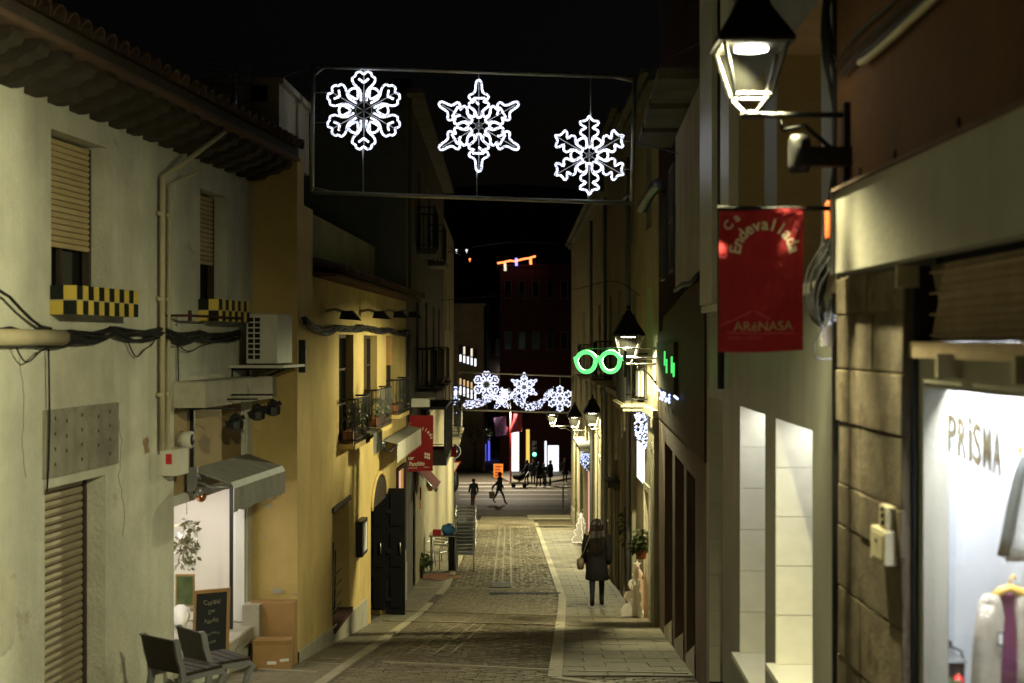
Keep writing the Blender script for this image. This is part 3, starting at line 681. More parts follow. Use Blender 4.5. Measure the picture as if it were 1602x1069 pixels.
m=L1.mb(); m.tube([(a-.06,.05,-1.360),(b,.05,-1.360)],.045,10); m.part('roller',M['grey_steel'],t)
m=L1.mb(); m.tube([(a-.05,.05,-1.400),(a-.05,.25,-1.460),(a-.03,.42,-1.460)],.018); m.box(a-.09,a-.05,.0,.1,-1.500,-1.260); m.sph((a-.07,.12,-1.500),.05); m.part('arm',M['grey_steel'],t)
m=L1.mb(); m.sph((a-.02,.12,-1.560),.055,12,8); m.tube([(a-.02,.12,-1.520),(a-.02,.1,-1.380)],.008); m.top('copper_lamp',M['copper'],'round copper lamp hanging at the end of the shop awning','lamp')
# goods at the shop window
u=L1.u(308,.1); p=L1.w(u+.5,.06,-3.2)
cb=thing('chalkboard','wooden framed chalkboard with handwriting leaning in the shop window','chalkboard',L1.w(u,.06,-3.21))
A=L1.w(L1.u(309,.10),.10,0); B=L1.w(L1.u(309,.10)+.05,.10,0); d0=A.y
def CBp(x,y,e=0):                              # board plane: 0..1 across, 0..1 up, leaning back
    q=W(308+x*50,0,d0+.25); return (q.x, d0+.05+.18*x+.08*y-e, -3.18+.66*y+.05*x*0)
def brd(m,x0,x1,y0,y1,e0,e1): m.add([CBp(x0,y0,e0),CBp(x1,y0,e0),CBp(x1,y1,e0),CBp(x0,y1,e0),CBp(x0,y0,e1),CBp(x1,y0,e1),CBp(x1,y1,e1),CBp(x0,y1,e1)],[(0,3,2,1),(4,5,6,7),(0,1,5,4),(1,2,6,5),(2,3,7,6),(3,0,4,7)])
m=MB(); brd(m,.05,.95,.04,.96,-.02,.0); m.part('board',M['chalk_black'],cb)
m=MB(); brd(m,0,.07,0,1,-.025,.015); brd(m,.93,1,0,1,-.025,.015); brd(m,.07,.93,0,.05,-.025,.015); brd(m,.07,.93,.95,1,-.025,.015); m.part('frame',M['wood_frame'],cb)
m=MB()
for s,y,sz in (('Capgal',.78,.062),('De',.64,.055),('Nadal',.50,.058),('Informació',.32,.038),('botiga',.19,.04)): m=MB(); text(m,s,sz,lambda x,v,y=y: CBp(.5+x/.35,y+v/.66+x*.12+.012*math.sin(x*60),.004)); m.part('writing',M['chalk'],cb)
# shop display: framed picture, white animal head, wreath
ud=L1.u(283,-.35)
def SI(px,py,o): uu=L1.u(px,o); return L1.w(uu,o,L1.z(px,py,o))
m=MB(); c=SI(289,921,-.3); m.box(c.x-.10,c.x+.10,c.y,c.y+.03,c.z-.19,c.z+.15); t=m.top('framed_picture',M['wood_frame'],'dark framed picture standing behind the white animal head','picture'); m=MB(); m.box(c.x-.085,c.x+.085,c.y-.006,c.y-.001,c.z-.17,c.z+.13); m.part('canvas',M['leaf'],t)
c=SI(287,962,-.16); t=thing('animal_head','white model animal head with ears in the shop window','ornament',c)
m=MB(); m.loft([[(c.x+rx*math.cos(w)+ox,c.y-yy+ry*.3*math.sin(w),c.z+zz+rz_*math.sin(w)) for w in [2*math.pi*k/10 for k in range(10)]] for yy,rx,ry,rz_,ox,zz in ((-.02,.035,.03,.05,-.02,-.03),(.02,.055,.05,.06,-.01,0),(.08,.055,.05,.055,.0,.02),(.14,.045,.04,.04,.015,.0),(.2,.036,.04,.032,.03,-.02),(.22,.02,.02,.018,.034,-.022))]); m.v=[c+(v-c)*1.75 for v in m.v]; m.part('head',M['deer_white'],t)
for s in (-1,1): m=MB(); m.add([(c.x+s*.035,c.y-.03,c.z+.05),(c.x+s*.12,c.y-.05,c.z+.085),(c.x+s*.055,c.y-.03,c.z+.02),(c.x+s*.06,c.y-.0,c.z+.05)],[(0,1,2),(0,3,1),(3,2,1),(0,2,3)]); m.v=[c+(v-c)*1.75 for v in m.v]; m.part('ear',M['deer_white'],t)
c=SI(292,850,-.2); t=thing('hanging_wreath','pale leafy wreath hanging inside the lit shop window','wreath',c); foliage('leaves',t,c,.12,.06,.30,160,.09,['leaf_dry','leaf_dry','deer_white'],5)
m=MB(); m.tube([c+Vector((0,0,.3)),c+Vector((0,0,.7))],.006); m.part('cord',M['pipe'],t)
c=L1.w(L1.u(335,.1),.11,-3.2); t=thing('flower_pot','small pot of red flowers below the chalkboard','plant',c); m=MB(); m.lathe([(.05,0),(.07,.1),(.06,.1)],c,10); m.part('pot',M['pot'],t); foliage('leaves',t,c+Vector((0,0,.14)),.1,.08,.06,40,.07,['leaf','leaf','bauble'],8)
# cardboard boxes at the yellow corner
def carton(name,c,w,dp,h,rz,label,flap=False,labels=()):
    t=thing(name,label,'cardboard box',c,local=True,rot=rz); m=MB(); m.box(-w/2,w/2,-dp/2,dp/2,0,h); m.part('body',M['cardboard'],t)
    m=MB(); m.box(-w/2-.002,w/2+.002,-.03,.03,h*.98,h+.003); m.part('tape',M['cardboard'],t)
    if flap: 
        m=MB(); m.add([(-w/2,-dp/2,h),(-w/2,dp/2,h),(-w/2-.13,dp/2,h-.1),(-w/2-.13,-dp/2,h-.1)],[(0,1,2,3)]); m.part('flap',M['cardboard'],t)
        m=MB(); m.add([(-w/2,-dp/2-.002,h-.04),(w/2,-dp/2-.002,h-.04),(w/2,-dp/2-.012,h+.012),(-w/2,-dp/2-.012,h+.012)],[(0,1,2,3)]); m.part('flap',M['cardboard'],t)
    for x,z,a,b,r_ in labels:
        m=MB(); ca,sa=math.cos(r_),math.sin(r_); q=[(-a,-b),(a,-b),(a,b),(-a,b)]; m.add([(x+u*ca-v*sa,-dp/2-.004,z+u*sa+v*ca) for u,v in q],[(0,1,2,3)]); m.part('label',M['label_white'],t)
    return t
carton('carton',Vector(((429-CX)/FPX*16.3,16.28,gz(16.3)+.01)),.50,.20,.72,.0,'large flat cardboard box leaning against the yellow corner',labels=((.06,.26,.045,.04,-.3),))
carton('carton',Vector(((427-CX)/FPX*15.95,15.95,gz(15.95)+.01)),.42,.26,.31,.06,'small open cardboard box in front of the large one',True,((.0,.07,.05,.018,0),(.14,.10,.05,.016,.1)))
# two slatted street seats
def seat(loc,rot,label):
    t=thing('street_chair',label,'seat',loc,'street seats by the white house',local=True,rot=rot)
    for s in (-1,1):
        m=MB(); x=s*.24; prof=[(.02,-.27,.0),(.02,-.25,.2),(.02,-.22,.40),(.02,-.23,.5),(.02,-.27,.62),(.02,-.30,.78),(.02,-.33,.82)]
        pts=[(x,p[1],p[2]) for p in prof]; vs=[];fs=[]
        for i,(a,b,c_) in enumerate(pts): 
            for dx,dy in ((-.022,-.032),(.022,-.032),(.022,.032),(-.022,.032)): vs.append((a+dx,b+dy,c_))
        for i in range(len(pts)-1):
            for k in range(4): fs.append((i*4+k,i*4+(k+1)%4,i*4+4+(k+1)%4,i*4+4+k))
        fs.append(tuple(range(len(vs)-4,len(vs)))); m.add(vs,fs,False); m.part('back_leg',M['grey_steel'],t)
        m=MB(); vs=[];fs=[]; pts=[(x,-.2,.40),(x,.05,.41),(x,.25,.40),(x,.30,.36),(x,.24,.28),(x,.2,.15),(x,.2,0)]
        for i,(a,b,c_) in enumerate(pts):
            q=pts[min(i+1,len(pts)-1)]; p0=pts[max(i-1,0)]; tn=Vector((0,q[1]-p0[1],q[2]-p0[2])).normalized(); nm=Vector((0,-tn.z,tn.y))*.03
            for dx,sg in ((-.022,-1),(.022,-1),(.022,1),(-.022,1)): vs.append((a+dx,b+nm.y*sg,c_+nm.z*sg))
        for i in range(len(pts)-1):
            for k in range(4): fs.append((i*4+k,i*4+(k+1)%4,i*4+4+(k+1)%4,i*4+4+k))
        fs.append((0,1,2,3)); m.add(vs,fs); m.part('front_leg',M['grey_steel'],t)
    sm=MB(); sm.bev(-.27,.27,-.052,.052,0,.032,.006); sme=sm.mesh('seat_slat',M['seat_wood'])
    for i in range(4): piece('seat_slat',sme,t,(0,-.14+.115*i,.435))
    m=MB(); m.bev(-.235,.235,-.018,.018,.46,.81,.006)
    for v in m.v: v.y-=.245+(v.z-.46)*.26
    m.part('backrest',M['seat_wood'],t); t.scale=(.86,.86,.84)
    return t
seat(Vector(((289-CX)/FPX*12.25,12.25,gz(12.25))),R(-38),'nearer dark wooden seat with steel frame by the white wall')
seat(Vector(((339-CX)/FPX*13.1,13.1,gz(13.1))),R(-48),'farther dark wooden seat with steel frame in front of the shop window')
# ------------------------------------------------------------------ yellow house
yb=thing('yellow_house','yellow plastered corner house with three tall windows and an arched door','house',L2.w(4,0,gz(20)))
zE=.80
ow=[(L2.u(530),L2.u(553),-1.42,.10,.18),(L2.u(569),L2.u(590),-1.38,.10,.18),(L2.u(604),L2.u(620),-1.30,.10,.18)]
og=(L2.u(520),L2.u(546),-3.86,-2.30,.3); 
da,db=L2.u(580),L2.u(604); od=(da,db,-4.9,-2.75,.3)
orr=(L2.u(620),L2.u(631),-4.05,-2.45,.06)
m=L2.mb(); wall(m,0,L2.L,-6.2,zE,ow+[og,od,orr]); m.quad((0,0,-6.2),(0,-1.6,-6.2),(0,-1.6,2.2),(0,0,2.2)); m.quad((L2.L,0,-6.2),(L2.L,0,zE),(L2.L,-6,zE),(L2.L,-6,-6.2)); m.quad((0,0,zE),(L2.L,0,zE),(L2.L,-6,zE),(0,-6,zE))
m.part('wall',M['yellow_plaster'],yb)
u1=L2.u(474)+.05; u2=L2.u(489)
m=L2.mb(); m.add([(0,0,zE),(u1,0,zE),(u1,0,2.2),(0,0,2.2),(0,-1.6,2.2),(u1,-1.6,2.2),(u1,-1.6,zE)],[(0,1,2,3),(3,2,5,4),(1,6,5,2)]); m.box(u1,u2,-.35,.004,zE-.02,1.62); m.part('pier',M['yellow_plaster'],yb)
# arched head of the door
m=L2.mb(); n_=10; c=(da+db)/2; hw=(db-da)/2; zs=-2.75
arc=[(c-hw*math.cos(math.pi*i/n_),.0,zs+.52*math.sin(math.pi*i/n_)) for i in range(n_+1)]
m.add([(x,.004,z) for x,_,z in arc],[tuple(range(n_+1))]); m.part('arch_panel',M['dark_wood'],yb)
m=L2.mb(); m.tube([(x,.012,z) for x,_,z in arc],.035,6); m.part('arch_trim',M['yellow_plaster'],yb)
dk=L2.mb()
for q in ow+[og,od]: dk.quad((q[0],-q[4]+.001,q[2]),(q[1],-q[4]+.001,q[2]),(q[1],-q[4]+.001,q[3]),(q[0],-q[4]+.001,q[3]))
dk.part('room_back',M['dark_room'],yb)
for i,q in enumerate(ow):
    pane_window(yb,L2,q[0],q[1],q[2],q[3],-.13,'dark_wood','window_dark',1,2)
    a,b=q[0]-.06,q[1]+.06; s=L2.mb(); s.box(a,b,.003,.24,q[2]-.07,q[2]); bal=s.part('balcony',M['yellow_plaster'],yb)
    r=L2.mb(); zt=q[2]+.62
    r.tube([(a,.02,zt),(a,.23,zt),(b,.23,zt),(b,.02,zt)],.014); r.tube([(a,.02,q[2]+.06),(a,.23,q[2]+.06),(b,.23,q[2]+.06),(b,.02,q[2]+.06)],.012)
    for k in range(13): x=a+(b-a)*k/12; r.tube([(x,.23,q[2]),(x,.23,zt)],.007,4)
    for k in range(3):
        for x in (a,b): r.tube([(x,.06+.07*k,q[2]),(x,.06+.07*k,zt)],.007,4)
    r.part('railing',M['black_metal'],bal)
    bx=L2.mb(); bx.box(a+.1,b-.1,.05,.19,q[2]+.01,q[2]+.17); bx.part('trough',M['pot'],bal)
    foliage('leaves',bal,L2.w((a+b)/2,.16,q[2]+.36-.05*i),.16,.62,.22,(130,60,24)[i],.10,['leaf','leaf_dry','leaf'],20+i,.5)
g_=L2.mb(); q=ow[2]; g_.box(q[0],q[0]+.5,-.02,.06,-.42,.09); g_.part('blind_box',M['wood_frame'],yb)
# ground floor window with leaning grille, pink sill
for k in range(5): m=L2.mb(); a=og[0]+.15+.2*k; m.tube([(a,-.12,og[2]+.02),(a+.1,-.12,og[3]-.1-.14*k)],.012,5); m.part('bar',M['black_metal'],yb)
for k in range(4): m=L2.mb(); z=og[2]+.1+.16*k; m.tube([(og[0]+.1,-.1,z),(og[1]-.05,-.1,z)],.01,5); m.part('bar',M['black_metal'],yb)
m=L2.mb(); m.box(og[0]-.04,og[1]+.04,-.28,.05,og[2]-.06,og[2]+.004); m.part('sill',M['red_plaster'],yb)
m=L2.mb(); m.box(og[0]-.05,og[1]+.05,.003,.03,og[3],og[3]+.07); m.part('lintel',M['dark_wood'],yb)
# open black door leaf, and an inner leaf added to darken the far reveal
for s,(ua,ub,o0,o1) in enumerate(((db-.05,db+.02,.0,.34),(db-.1,db-.055,-.29,-.004))):
    m=L2.mb(); m.box(ua,ub,o0+.004,o1,-4.86+.12*s,-2.6); dl=m.part('door',M['door_black'],yb)
    for k in range(3): m=L2.mb(); z=-4.7+.72*k; m.box(ua-.014,ua,o0+.08,o1-.06,z,z+.58); m.part('panel',M['door_black'],dl)
    m=L2.mb(); m.tube([(ua-.03,o1-.08,-3.75),(ua-.03,o1-.08,-3.55)],.012); m.part('handle',M['steel'],dl)
for zz in (-3.0,-3.7,-4.55): m=L2.mb(); m.box(db-.09,db+.03,.0,.08,zz-.03,zz+.03); m.part('hinge',M['black_metal'],yb)
# lit red framed window
m=L2.mb(); m.box(orr[0]-.06,orr[0],.003,.05,orr[2]-.06,orr[3]+.06); m.box(orr[1],orr[1]+.06,.003,.05,orr[2]-.06,orr[3]+.06); m.box(orr[0],orr[1],.003,.05,orr[3],orr[3]+.06); m.box(orr[0],orr[1],.003,.05,orr[2]-.06,orr[2]); wf=m.part('window',M['red_plaster'],yb)
m=L2.mb(); m.quad((orr[0],-.05,orr[2]),(orr[1],-.05,orr[2]),(orr[1],-.05,orr[3]),(orr[0],-.05,orr[3])); m.part('pane',M['pink_lit'],wf)
# stone plinth following the slope
m=L2.mb(); vs=[];nn=14; 
for i in range(nn+1):
    u=L2.L*i/nn; zt=lerp([(0,L2.g(0)+.12),(4,L2.g(4)+.28),(7,L2.g(7)+.5),(L2.L,L2.g(L2.L)+.75)],u); vs+= [(u,.022,L2.g(u)-.3),(u,.022,zt),(u,.002,zt+.01)]
fs=[]
for i in range(nn):
    if da-.3<L2.L*(i+.5)/nn<db+.05: continue
    fs+=[(i*3,i*3+3,i*3+4,i*3+1),(i*3+1,i*3+4,i*3+5,i*3+2)]
m.add(vs,fs); m.part('plinth',M['concrete'],yb)
# eave, parapet and stair tower
m=L2.mb(); m.box(u2,L2.L+.05,-.3,.30,zE+.002,zE+.05); m.part('eave_course',M['orange_plaster'],yb)
m=L2.mb(); m.add([(u2,.34,zE+.052),(L2.L+.08,.34,zE+.052),(L2.L+.08,-.35,zE+.27),(u2,-.35,zE+.27)],[(0,1,2,3)]); rf=m.part('roof',M['terracotta'],yb)
u=u2+.15
while u<L2.L: piece('roof_tile',tme,rf,None,m=frame_m(L2,u,.37,zE+.05,R(16))); u+=.24
m=L2.mb(); m.box(u2,L2.L-.3,-.45,-.32,zE+.2,1.18); m.part('parapet',M['cream_plaster'],yb)
m=L2.mb(); m.box(u2+3.2,L2.L-.1,-4,-.62,zE,1.9); m.part('attic',M['cream_plaster'],yb)
m=L2.mb(); m.box(.35,2.4,-3,-.28,2.2,3.05); m.box(.3,2.45,-3.05,-.22,3.05,3.12); tw=m.part('stair_tower',M['cream_plaster'],yb); m=L2.mb(); m.box(.34,.349,-.62,-.42,2.85,3.18-.15); m.part('tower_window',M['dark_room'],tw)
# four wall lamps, unlit, cables, awnings, menu box
for k,(px,l) in enumerate(((517,'first unlit wall lamp of the row under the yellow eave, nearest'),(572,'second unlit wall lamp of the row under the yellow eave'),(606,'third unlit wall lamp of the row under the yellow eave'),(631,'fourth unlit wall lamp at the far end of the yellow eave'))):
    u=L2.u(px-8); z=L2.z(px,492); t=thing('wall_lamp',l,'wall lamp',L2.w(u,.1,z),'wall lamps under the yellow eave')
    m=L2.mb(); m.tube([(u,.0,z+.03),(u,.12,z+.06),(u,.25,z+.02)],.02); m.part('arm',M['cream_plaster'],t); m=L2.mb(); m.add([(u-.12,.2,z-.07),(u+.12,.2,z-.07),(u+.12,.46,z-.09),(u-.12,.46,z-.09),(u-.08,.22,z+.03),(u+.08,.22,z+.03),(u+.08,.36,z+.04),(u-.08,.36,z+.04)],[(0,3,2,1),(4,5,6,7),(0,1,5,4),(1,2,6,5),(2,3,7,6),(3,0,4,7)]); m.part('shade',M['black_metal'],t)
cable(L2,'cable_bundle','bundle of black cables running under the yellow eave',[(0.02,.06,.24),(L2.u(489),.06,.16),(L2.u(515),.06,.18),(L2.u(560),.06,.22),(L2.u(600),.06,.20),(L2.L-.15,.06,.18),(L2.L-.12,.06,-.6),(L2.L-.1,.06,-1.6)],.015,9,seed=11,spread=.05)
def roll_awning(ua,ub,z,out,mat,label):
    t=thing('rolled_awning',label,'awning',L2.w(ua,.1,z)); m=L2.mb(); m.tube([(ua,.06,z),(ub,.06,z)],.05,10); m.part('roller',M['grey_steel'],t)
    m=L2.mb(); m.tube([(ua+.05,.05,z-.08),(ua+.1,.2,z-.14),(ua+.2,out,z-.02)],.022); m.sph((ua+.02,.09,z-.04),.06); m.part('arm',M['black_metal'],t)
    m=L2.mb(); m.add([(ua+.1,.1,z+.05),(ub,.1,z+.05),(ub,out,z),(ua+.1,out,z)],[(0,1,2,3)]); m.part('canvas',M['awning_grey'],t)
    nn=24; m=L2.mb(); tp=[(ua+.15+(ub-ua-.15)*i/nn,out+.002,z-.002) for i in range(nn+1)]; bt=[(ua+.15+(ub-ua-.15)*i/nn,out+.004,z-.30-(.045 if i%2 else 0)) for i in range(nn+1)]; m.add(tp+bt,[(i,i+1,nn+2+i,nn+1+i) for i in range(nn)]); m.part('valance',M[mat],t)
roll_awning(L2.u(545),L2.u(598,.34),L2.z(572,680,.25),.34,'awning_grey','short rolled awning with grey valance under the first yellow balconies')
roll_awning(L2.u(590),L2.L-.2,L2.z(620,697,.35),.32,'awning_white','rolled awning with white valance above the black doors')
u=L2.u(569,.12); t=thing('menu_box','black framed menu box beside the arched door','menu box',L2.w(u,.1,-3.2)); z0=L2.z(576,862,.1); z1=L2.z(576,808,.1)
m=L2.mb(); m.box(u,u+.6,.003,.1,z0,z1); m.part('case',M['black_metal'],t); m=L2.mb(); m.box(u+.08,u+.5,.1,.106,z0+.06,z1-.06); m.part('menu',M['label_white'],t)
# peeled plaster patches and a vertical duct on the yellow corner
m=L2.mb(); m.box(-.012,-.001,-.42,-.35,-1.72,.0); m.top('wall_duct',M['yellow_plaster'],'narrow yellow duct strip on the corner face above the boxes','duct')
for k,(px,py,w) in enumerate(((434,925,.09),(421,792,.05),(412,840,.03),(462,930,.03))):
    rr=random.Random(40+k); q=W(px,py,16.49); m=MB(); n_=11; m.add([(q.x+w*rr.uniform(.6,1.2)*math.cos(2*math.pi*i/n_),16.486,q.z+w*.5*rr.uniform(.5,1.2)*math.sin(2*math.pi*i/n_)) for i in range(n_)],[tuple(range(n_))]); m.part('peeled_patch',M['concrete'],yb)
# ------------------------------------------------------------------ street lanterns
def lantern(base,s,wallx,power,label,tilt=16,size=166,blend=.22):
    t=thing('street_lamp',label,'street lamp',base,'wall lanterns along the street',local=True); q=lambda *p: tuple(x*s for x in p)
    def sq(h,z): return [q(-h,-h,z),q(h,-h,z),q(h,h,z),q(-h,h,z)]
    m=MB(); b0=.115; b1=.205
    for sx in (-1,1):
        for sy in (-1,1):
            m.tube([q(sx*b0,sy*b0,.12),q(sx*b1,sy*b1,.45)],.014*s,4); m.tube([q(sx*b0,sy*b0,.12),q(sx*.03,sy*.03,.01)],.012*s,4)
    for h,z in ((b0,.12),(b1,.45)):
        c=sq(h,z)
        for i in range(4): m.tube([c[i],c[(i+1)%4]],.013*s,4)
    m.lathe([(.07*s,-.02*s),(.075*s,.0),(.05*s,.02*s)],(0,0,0),12); m.part('frame',M['lamp_iron'],t)
    m=MB(); rings=[]
    for h,z in ((.245,.445),(.25,.47),(.21,.54),(.155,.63),(.115,.70),(.095,.76),(.105,.775),(.06,.80),(.03,.86)): rings.append(sq(h,z))
    m.loft(rings); m.sm=[False]*len(m.sm); m.part('hood',M['lamp_iron'],t)
    m=MB(); m.sph(q(0,0,.90),.035*s,8,6); m.part('finial',M['lamp_iron'],t)
    m=MB(); m.lathe([(.11*s,.425*s),(.11*s,.44*s)],(0,0,0),20); m.part('led_panel',M['led_disc'],t)
    for i in range(4):
        a=sq(b0-.003,.125); b=sq(b1-.003,.44); m=MB(); m.quad(a[i],a[(i+1)%4],b[(i+1)%4],b[i]); m.part('pane',M['lamp_glass'],t)
    L=wallx-base[0]; m=MB(); m.tube([(0,0,0),(L,0,0)],.018*s,6); m.tube([(L*.32,0,-.10*s),(L*.55,0,-.07*s),(L*.78,0,-.2*s),(L,0,-.33*s)],.016*s,6); m.tube([(L*.3,0,-.02),(L*.32,0,-.10*s)],.012*s,6)
    m.box(L-.03,L-.002,-.03,.03,-.5*s,.08*s); m.part('bracket',M['lamp_iron'],t)
    ld=bpy.data.lights.new('lantern_light','SPOT'); ld.energy=power; ld.color=(1.0,.925,.525); ld.shadow_soft_size=.035*s; ld.spot_size=R(size); ld.spot_blend=blend
    lo=bpy.data.objects.new('lantern_light',ld); COL.objects.link(lo); lo.parent=t; lo.location=q(0,0,.405); lo.rotation_euler=(0,R(tilt),0)
    return t
LP=1100
b=W(1175,180,6.75); lantern(b,.72,1.6,LP*1.35,'large lit wall lantern high beside the red banner, nearest',42,156,.58)
b=W(983,570,22.6); lantern(b,1.0,R3.w(R3.u(1028),0,0).x+.02,LP*1.1,'lit wall lantern beside the green glasses sign')
b=W(927,672,38.0); lantern(b,1.0,2.38,LP*1.15,'third lit wall lantern down the street, above the lit doorways')
b=W(899,674,46.0); lantern(b,1.0,2.42,LP*1.3,'fourth lit wall lantern down the street with a white box below')
b=W(864,667,55.0); lantern(b,1.0,2.47,LP*2.6,'smallest lit wall lantern on a long arm at the far end')
# ------------------------------------------------------------------ corner shop on the near right
ob=thing('orange_house','orange plastered corner house with a stone pier and bright shop window','house',R0.w(5,0,gz(5)))
ua,ub=R0.u(1602)-3.2,R0.u(1411)           # shop opening
zb=.318; zt=.695
op=(ua,ub,-4,zb-.0,.12)
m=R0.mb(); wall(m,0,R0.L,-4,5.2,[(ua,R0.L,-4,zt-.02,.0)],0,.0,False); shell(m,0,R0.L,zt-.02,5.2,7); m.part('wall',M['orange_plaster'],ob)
# sign board
m=R0.mb(); m.box(0,R0.u(1306,.09),.003,.09,zb,zt); m.part('sign_board',M['sign_board'],ob)
m=R0.mb(); c=R0.u(1306,.09); m.box(c+.001,c+.03,.002,.105,zb-.004,zt+.01); m.part('end_cap',M['grey_steel'],ob)
m=R0.mb(); m.box(0,R0.u(1306,.09),.002,.11,zt+.001,zt+.016); m.part('flashing',M['brown_plaster'],ob)
for px in (1345,1400,1500): m=R0.mb(); u=R0.u(px,.05); m.tube([(u,.05,zt),(u,.05,zt+.08)],.008); m.part('stub',M['dark_wood'],ob)
# stone pier: mortar core and single blocks
core=R0.mb(); core.add([(a_,o_,z_) for z_ in (-4,zb-.004) for a_,o_ in ((ub,-.055),(ub,-.014),(R0.L,-.014),(R0.L,-.42))],[(0,1,5,4),(1,2,6,5),(2,3,7,6),(3,0,4,7),(4,5,6,7)]); core.part('pier',M['stone_mortar'],ob)
rr=random.Random(3); z=gz(6.4)-.3; k=0
while z<zb-.06:
    h=min(rr.choice((.2,.26,.3,.34)),zb-.012-z); cuts=[ub,ub+(R0.L-ub)*rr.choice((.42,.5,.6)),R0.L]
    if k%3==2: cuts=[ub,R0.L]
    for a,b in zip(cuts,cuts[1:]):
        m=R0.mb(); j=lambda: rr.uniform(-.005,.005)
        o=rr.uniform(-.005,.006); b2=b+(rr.uniform(-.03,.02) if b==R0.L else 0); e=.009
        vs=[(a+.0025+j()*.3,-.05,z+.002),(b2-.0025,-.05,z+.002),(b2-.0025,-.05,z+h-.002),(a+.0025+j()*.3,-.05,z+h-.002)]
        mid=[(a+.0025,o-.004,z+.002+abs(j())),(b2-.0025+j(),o-.004,z+.002+abs(j())),(b2-.0025+j(),o-.004,z+h-.002-abs(j())),(a+.0025,o-.004,z+h-.002-abs(j()))]
        fr_=[(a+e,o+j()*.6,z+e),( (a+b)/2,o+j()*.5,z+e*.8),(b2-e,o+j()*.6,z+e),(b2-e,o+j()*.6,z+h-e),((a+b)/2,o+j()*.5,z+h-e*.8),(a+e,o+j()*.6,z+h-e)]
        m.add(vs+mid+fr_,[(0,1,5,4),(1,2,6,5),(2,3,7,6),(3,0,4,7),(4,5,10,9,8),(5,6,11,10),(6,7,13,12,11),(7,4,8,13),(8,9,12,13),(9,10,11,12)]); m.part('stone',M['stone'],ob)
    z+=h; k+=1
u=R0.L; m=R0.mb(); m.box(u-.02,u-.004,-.4,-.06,-4,zb); m.part('pier_side',M['stone'],ob)
# lattice shutter, rail, frame
m=R0.mb(); m.box(ua,ub,-.2,-.14,.0,zb+.3); lat=m.part('shutter_back',M['dark_room'],ob)
a0=R0.u(1602)-1.5; lz0,lz1=.005,zb-.01; st=.042
def lat_bar(sgn):
    n_=int((ub-a0)/st)
    for i in range(n_+8):
        u=a0+i*st; pts=[]; 
        p0=(u,lz0); p1=(u+sgn*.2,lz1)
        if min(p0[0],p1[0])<a0 or max(p0[0],p1[0])>ub-.01: continue
        mm=R0.mb(); mm.tube([(p0[0],-.118,p0[1]),(p1[0],-.112,p1[1])],.0055,4); mm.part('lattice_bar',M['lattice'],ob)
lat_bar(1); lat_bar(-1)
for i in range(5):
    m=R0.mb(); z=lz0+.02+i*.085; m.tube([(a0,-.106,z),(ub-.01,-.106,z)],.005,4); m.part('lattice_bar',M['lattice'],ob)
m=R0.mb(); m.box(ua,ub,-.16,-.03,-.066,-.001); m.part('shutter_rail',M['lattice'],ob)
m=R0.mb(); m.box(ub-.03,ub-.003,-.16,-.04,-4,zb-.01); m.part('guide_rail',M['black_metal'],ob)
m=R0.mb(); m.box(ua,ub-.035,-.17,-.06,-.165,-.067); m.part('window_head',M['sign_board'],ob)
wz=-.285
m=R0.mb(); m.box(ub-.1,ub-.035,-.16,-.06,-4,-.166); m.box(ua,ub-.1,-.15,-.07,-.186,-.166); m.part('window_frame',M['sign_board'],ob)
m=R0.mb(); m.quad((ua,-.11,-3.6),(ub-.1,-.11,-3.6),(ub-.1,-.11,-.186),(ua,-.11,-.186)); m.part('pane',M['shop_glass'],ob)
for px in (1402,1465,1585):
    m=R0.mb(); u=R0.u(px,.03); zz=.27 if px==1402 else -.085; m.box(u-.015,u+.015,-.06,.03,zz-.05,zz+.04); m.part('clip',M['pipe'],ob)
# shop interior: side wall with the name, floor, ceiling lights
IA=Vector((1.96,4.35)); IB=Vector((2.41,7.95)); it=(IB-IA).normalized()
def IW(px,py,off=0.0):                        # a point on the inner wall seen at that pixel
    k=(px-CX)/FPX; nrm=Vector((-it.y,it.x)); b=IA+nrm*off; s=(k*b.y-b.x)/(it.x-k*it.y); p=b+it*s; return Vector((p.x,p.y,(CY-py)/FPX*p.y))
m=MB(); x0,y0=IA; x1,y1=IB; m.quad((x0,y0,-3.6),(x1,y1,-3.6),(x1,y1,.2),(x0,y0,.2)); m.quad((1.7,7.95,-3.6),(2.41,7.95,-3.6),(2.41,7.95,.2),(1.7,7.95,.2)); m.quad((1.80,4.35,.1),(1.96,4.35,.1),(2.41,7.95,.1),(1.72,7.95,.1)); m.quad((1.71,4.34,-3.6),(1.97,4.34,-3.6),(1.97,4.34,.2),(1.71,4.34,.2)); m.part('interior',M['shop_wall'],ob)
m=MB(); m.quad((1.7,4.35,-2.75),(1.96,4.35,-2.75),(2.41,7.95,-2.75),(1.7,7.95,-2.75)); m.part('shop_floor',M['slab_light'],ob)
m=MB(); m.box(1.815,1.90,4.7,7.8,.05,.07); m.part('ceiling_light',M['shop_light'],ob)
m=MB()
for ch,px,py,h,wd in (('P',1489,703,58,.85),('R',1509,712,58,.85),('i',1523,716,50,.8),('S',1532,726,62,.8),('M',1541+1,739,1,1),('A',1556,745,68,.75)):
    pass
def prisma(x,y): 
    px=1481+x*84; py0=704+x*41; hh=56+x*16; q=IW(px,py0-y*hh,.006); return (q.x,q.y,q.z)
for ch,x,w in (('P',.09,.22),('R',.28,.21),('i',.43,.2),('S',.56,.20),('M',.745,.20),('A',.93,.20)):
    v,f=glyphs(ch,1.0,.012); ys=[p[1] for p in v]; xs=[p[0] for p in v]; y0_,y1_=min(ys),max(ys); x0_,x1_=min(xs),max(xs)
    ww=w*(.3 if ch=='i' else .72)
    m.add([prisma(x+((a-(x0_+x1_)/2)/(x1_-x0_))*ww,(b-y0_)/(y1_-y0_)*(1.12 if ch=='i' else 1)) for a,b in v],f)
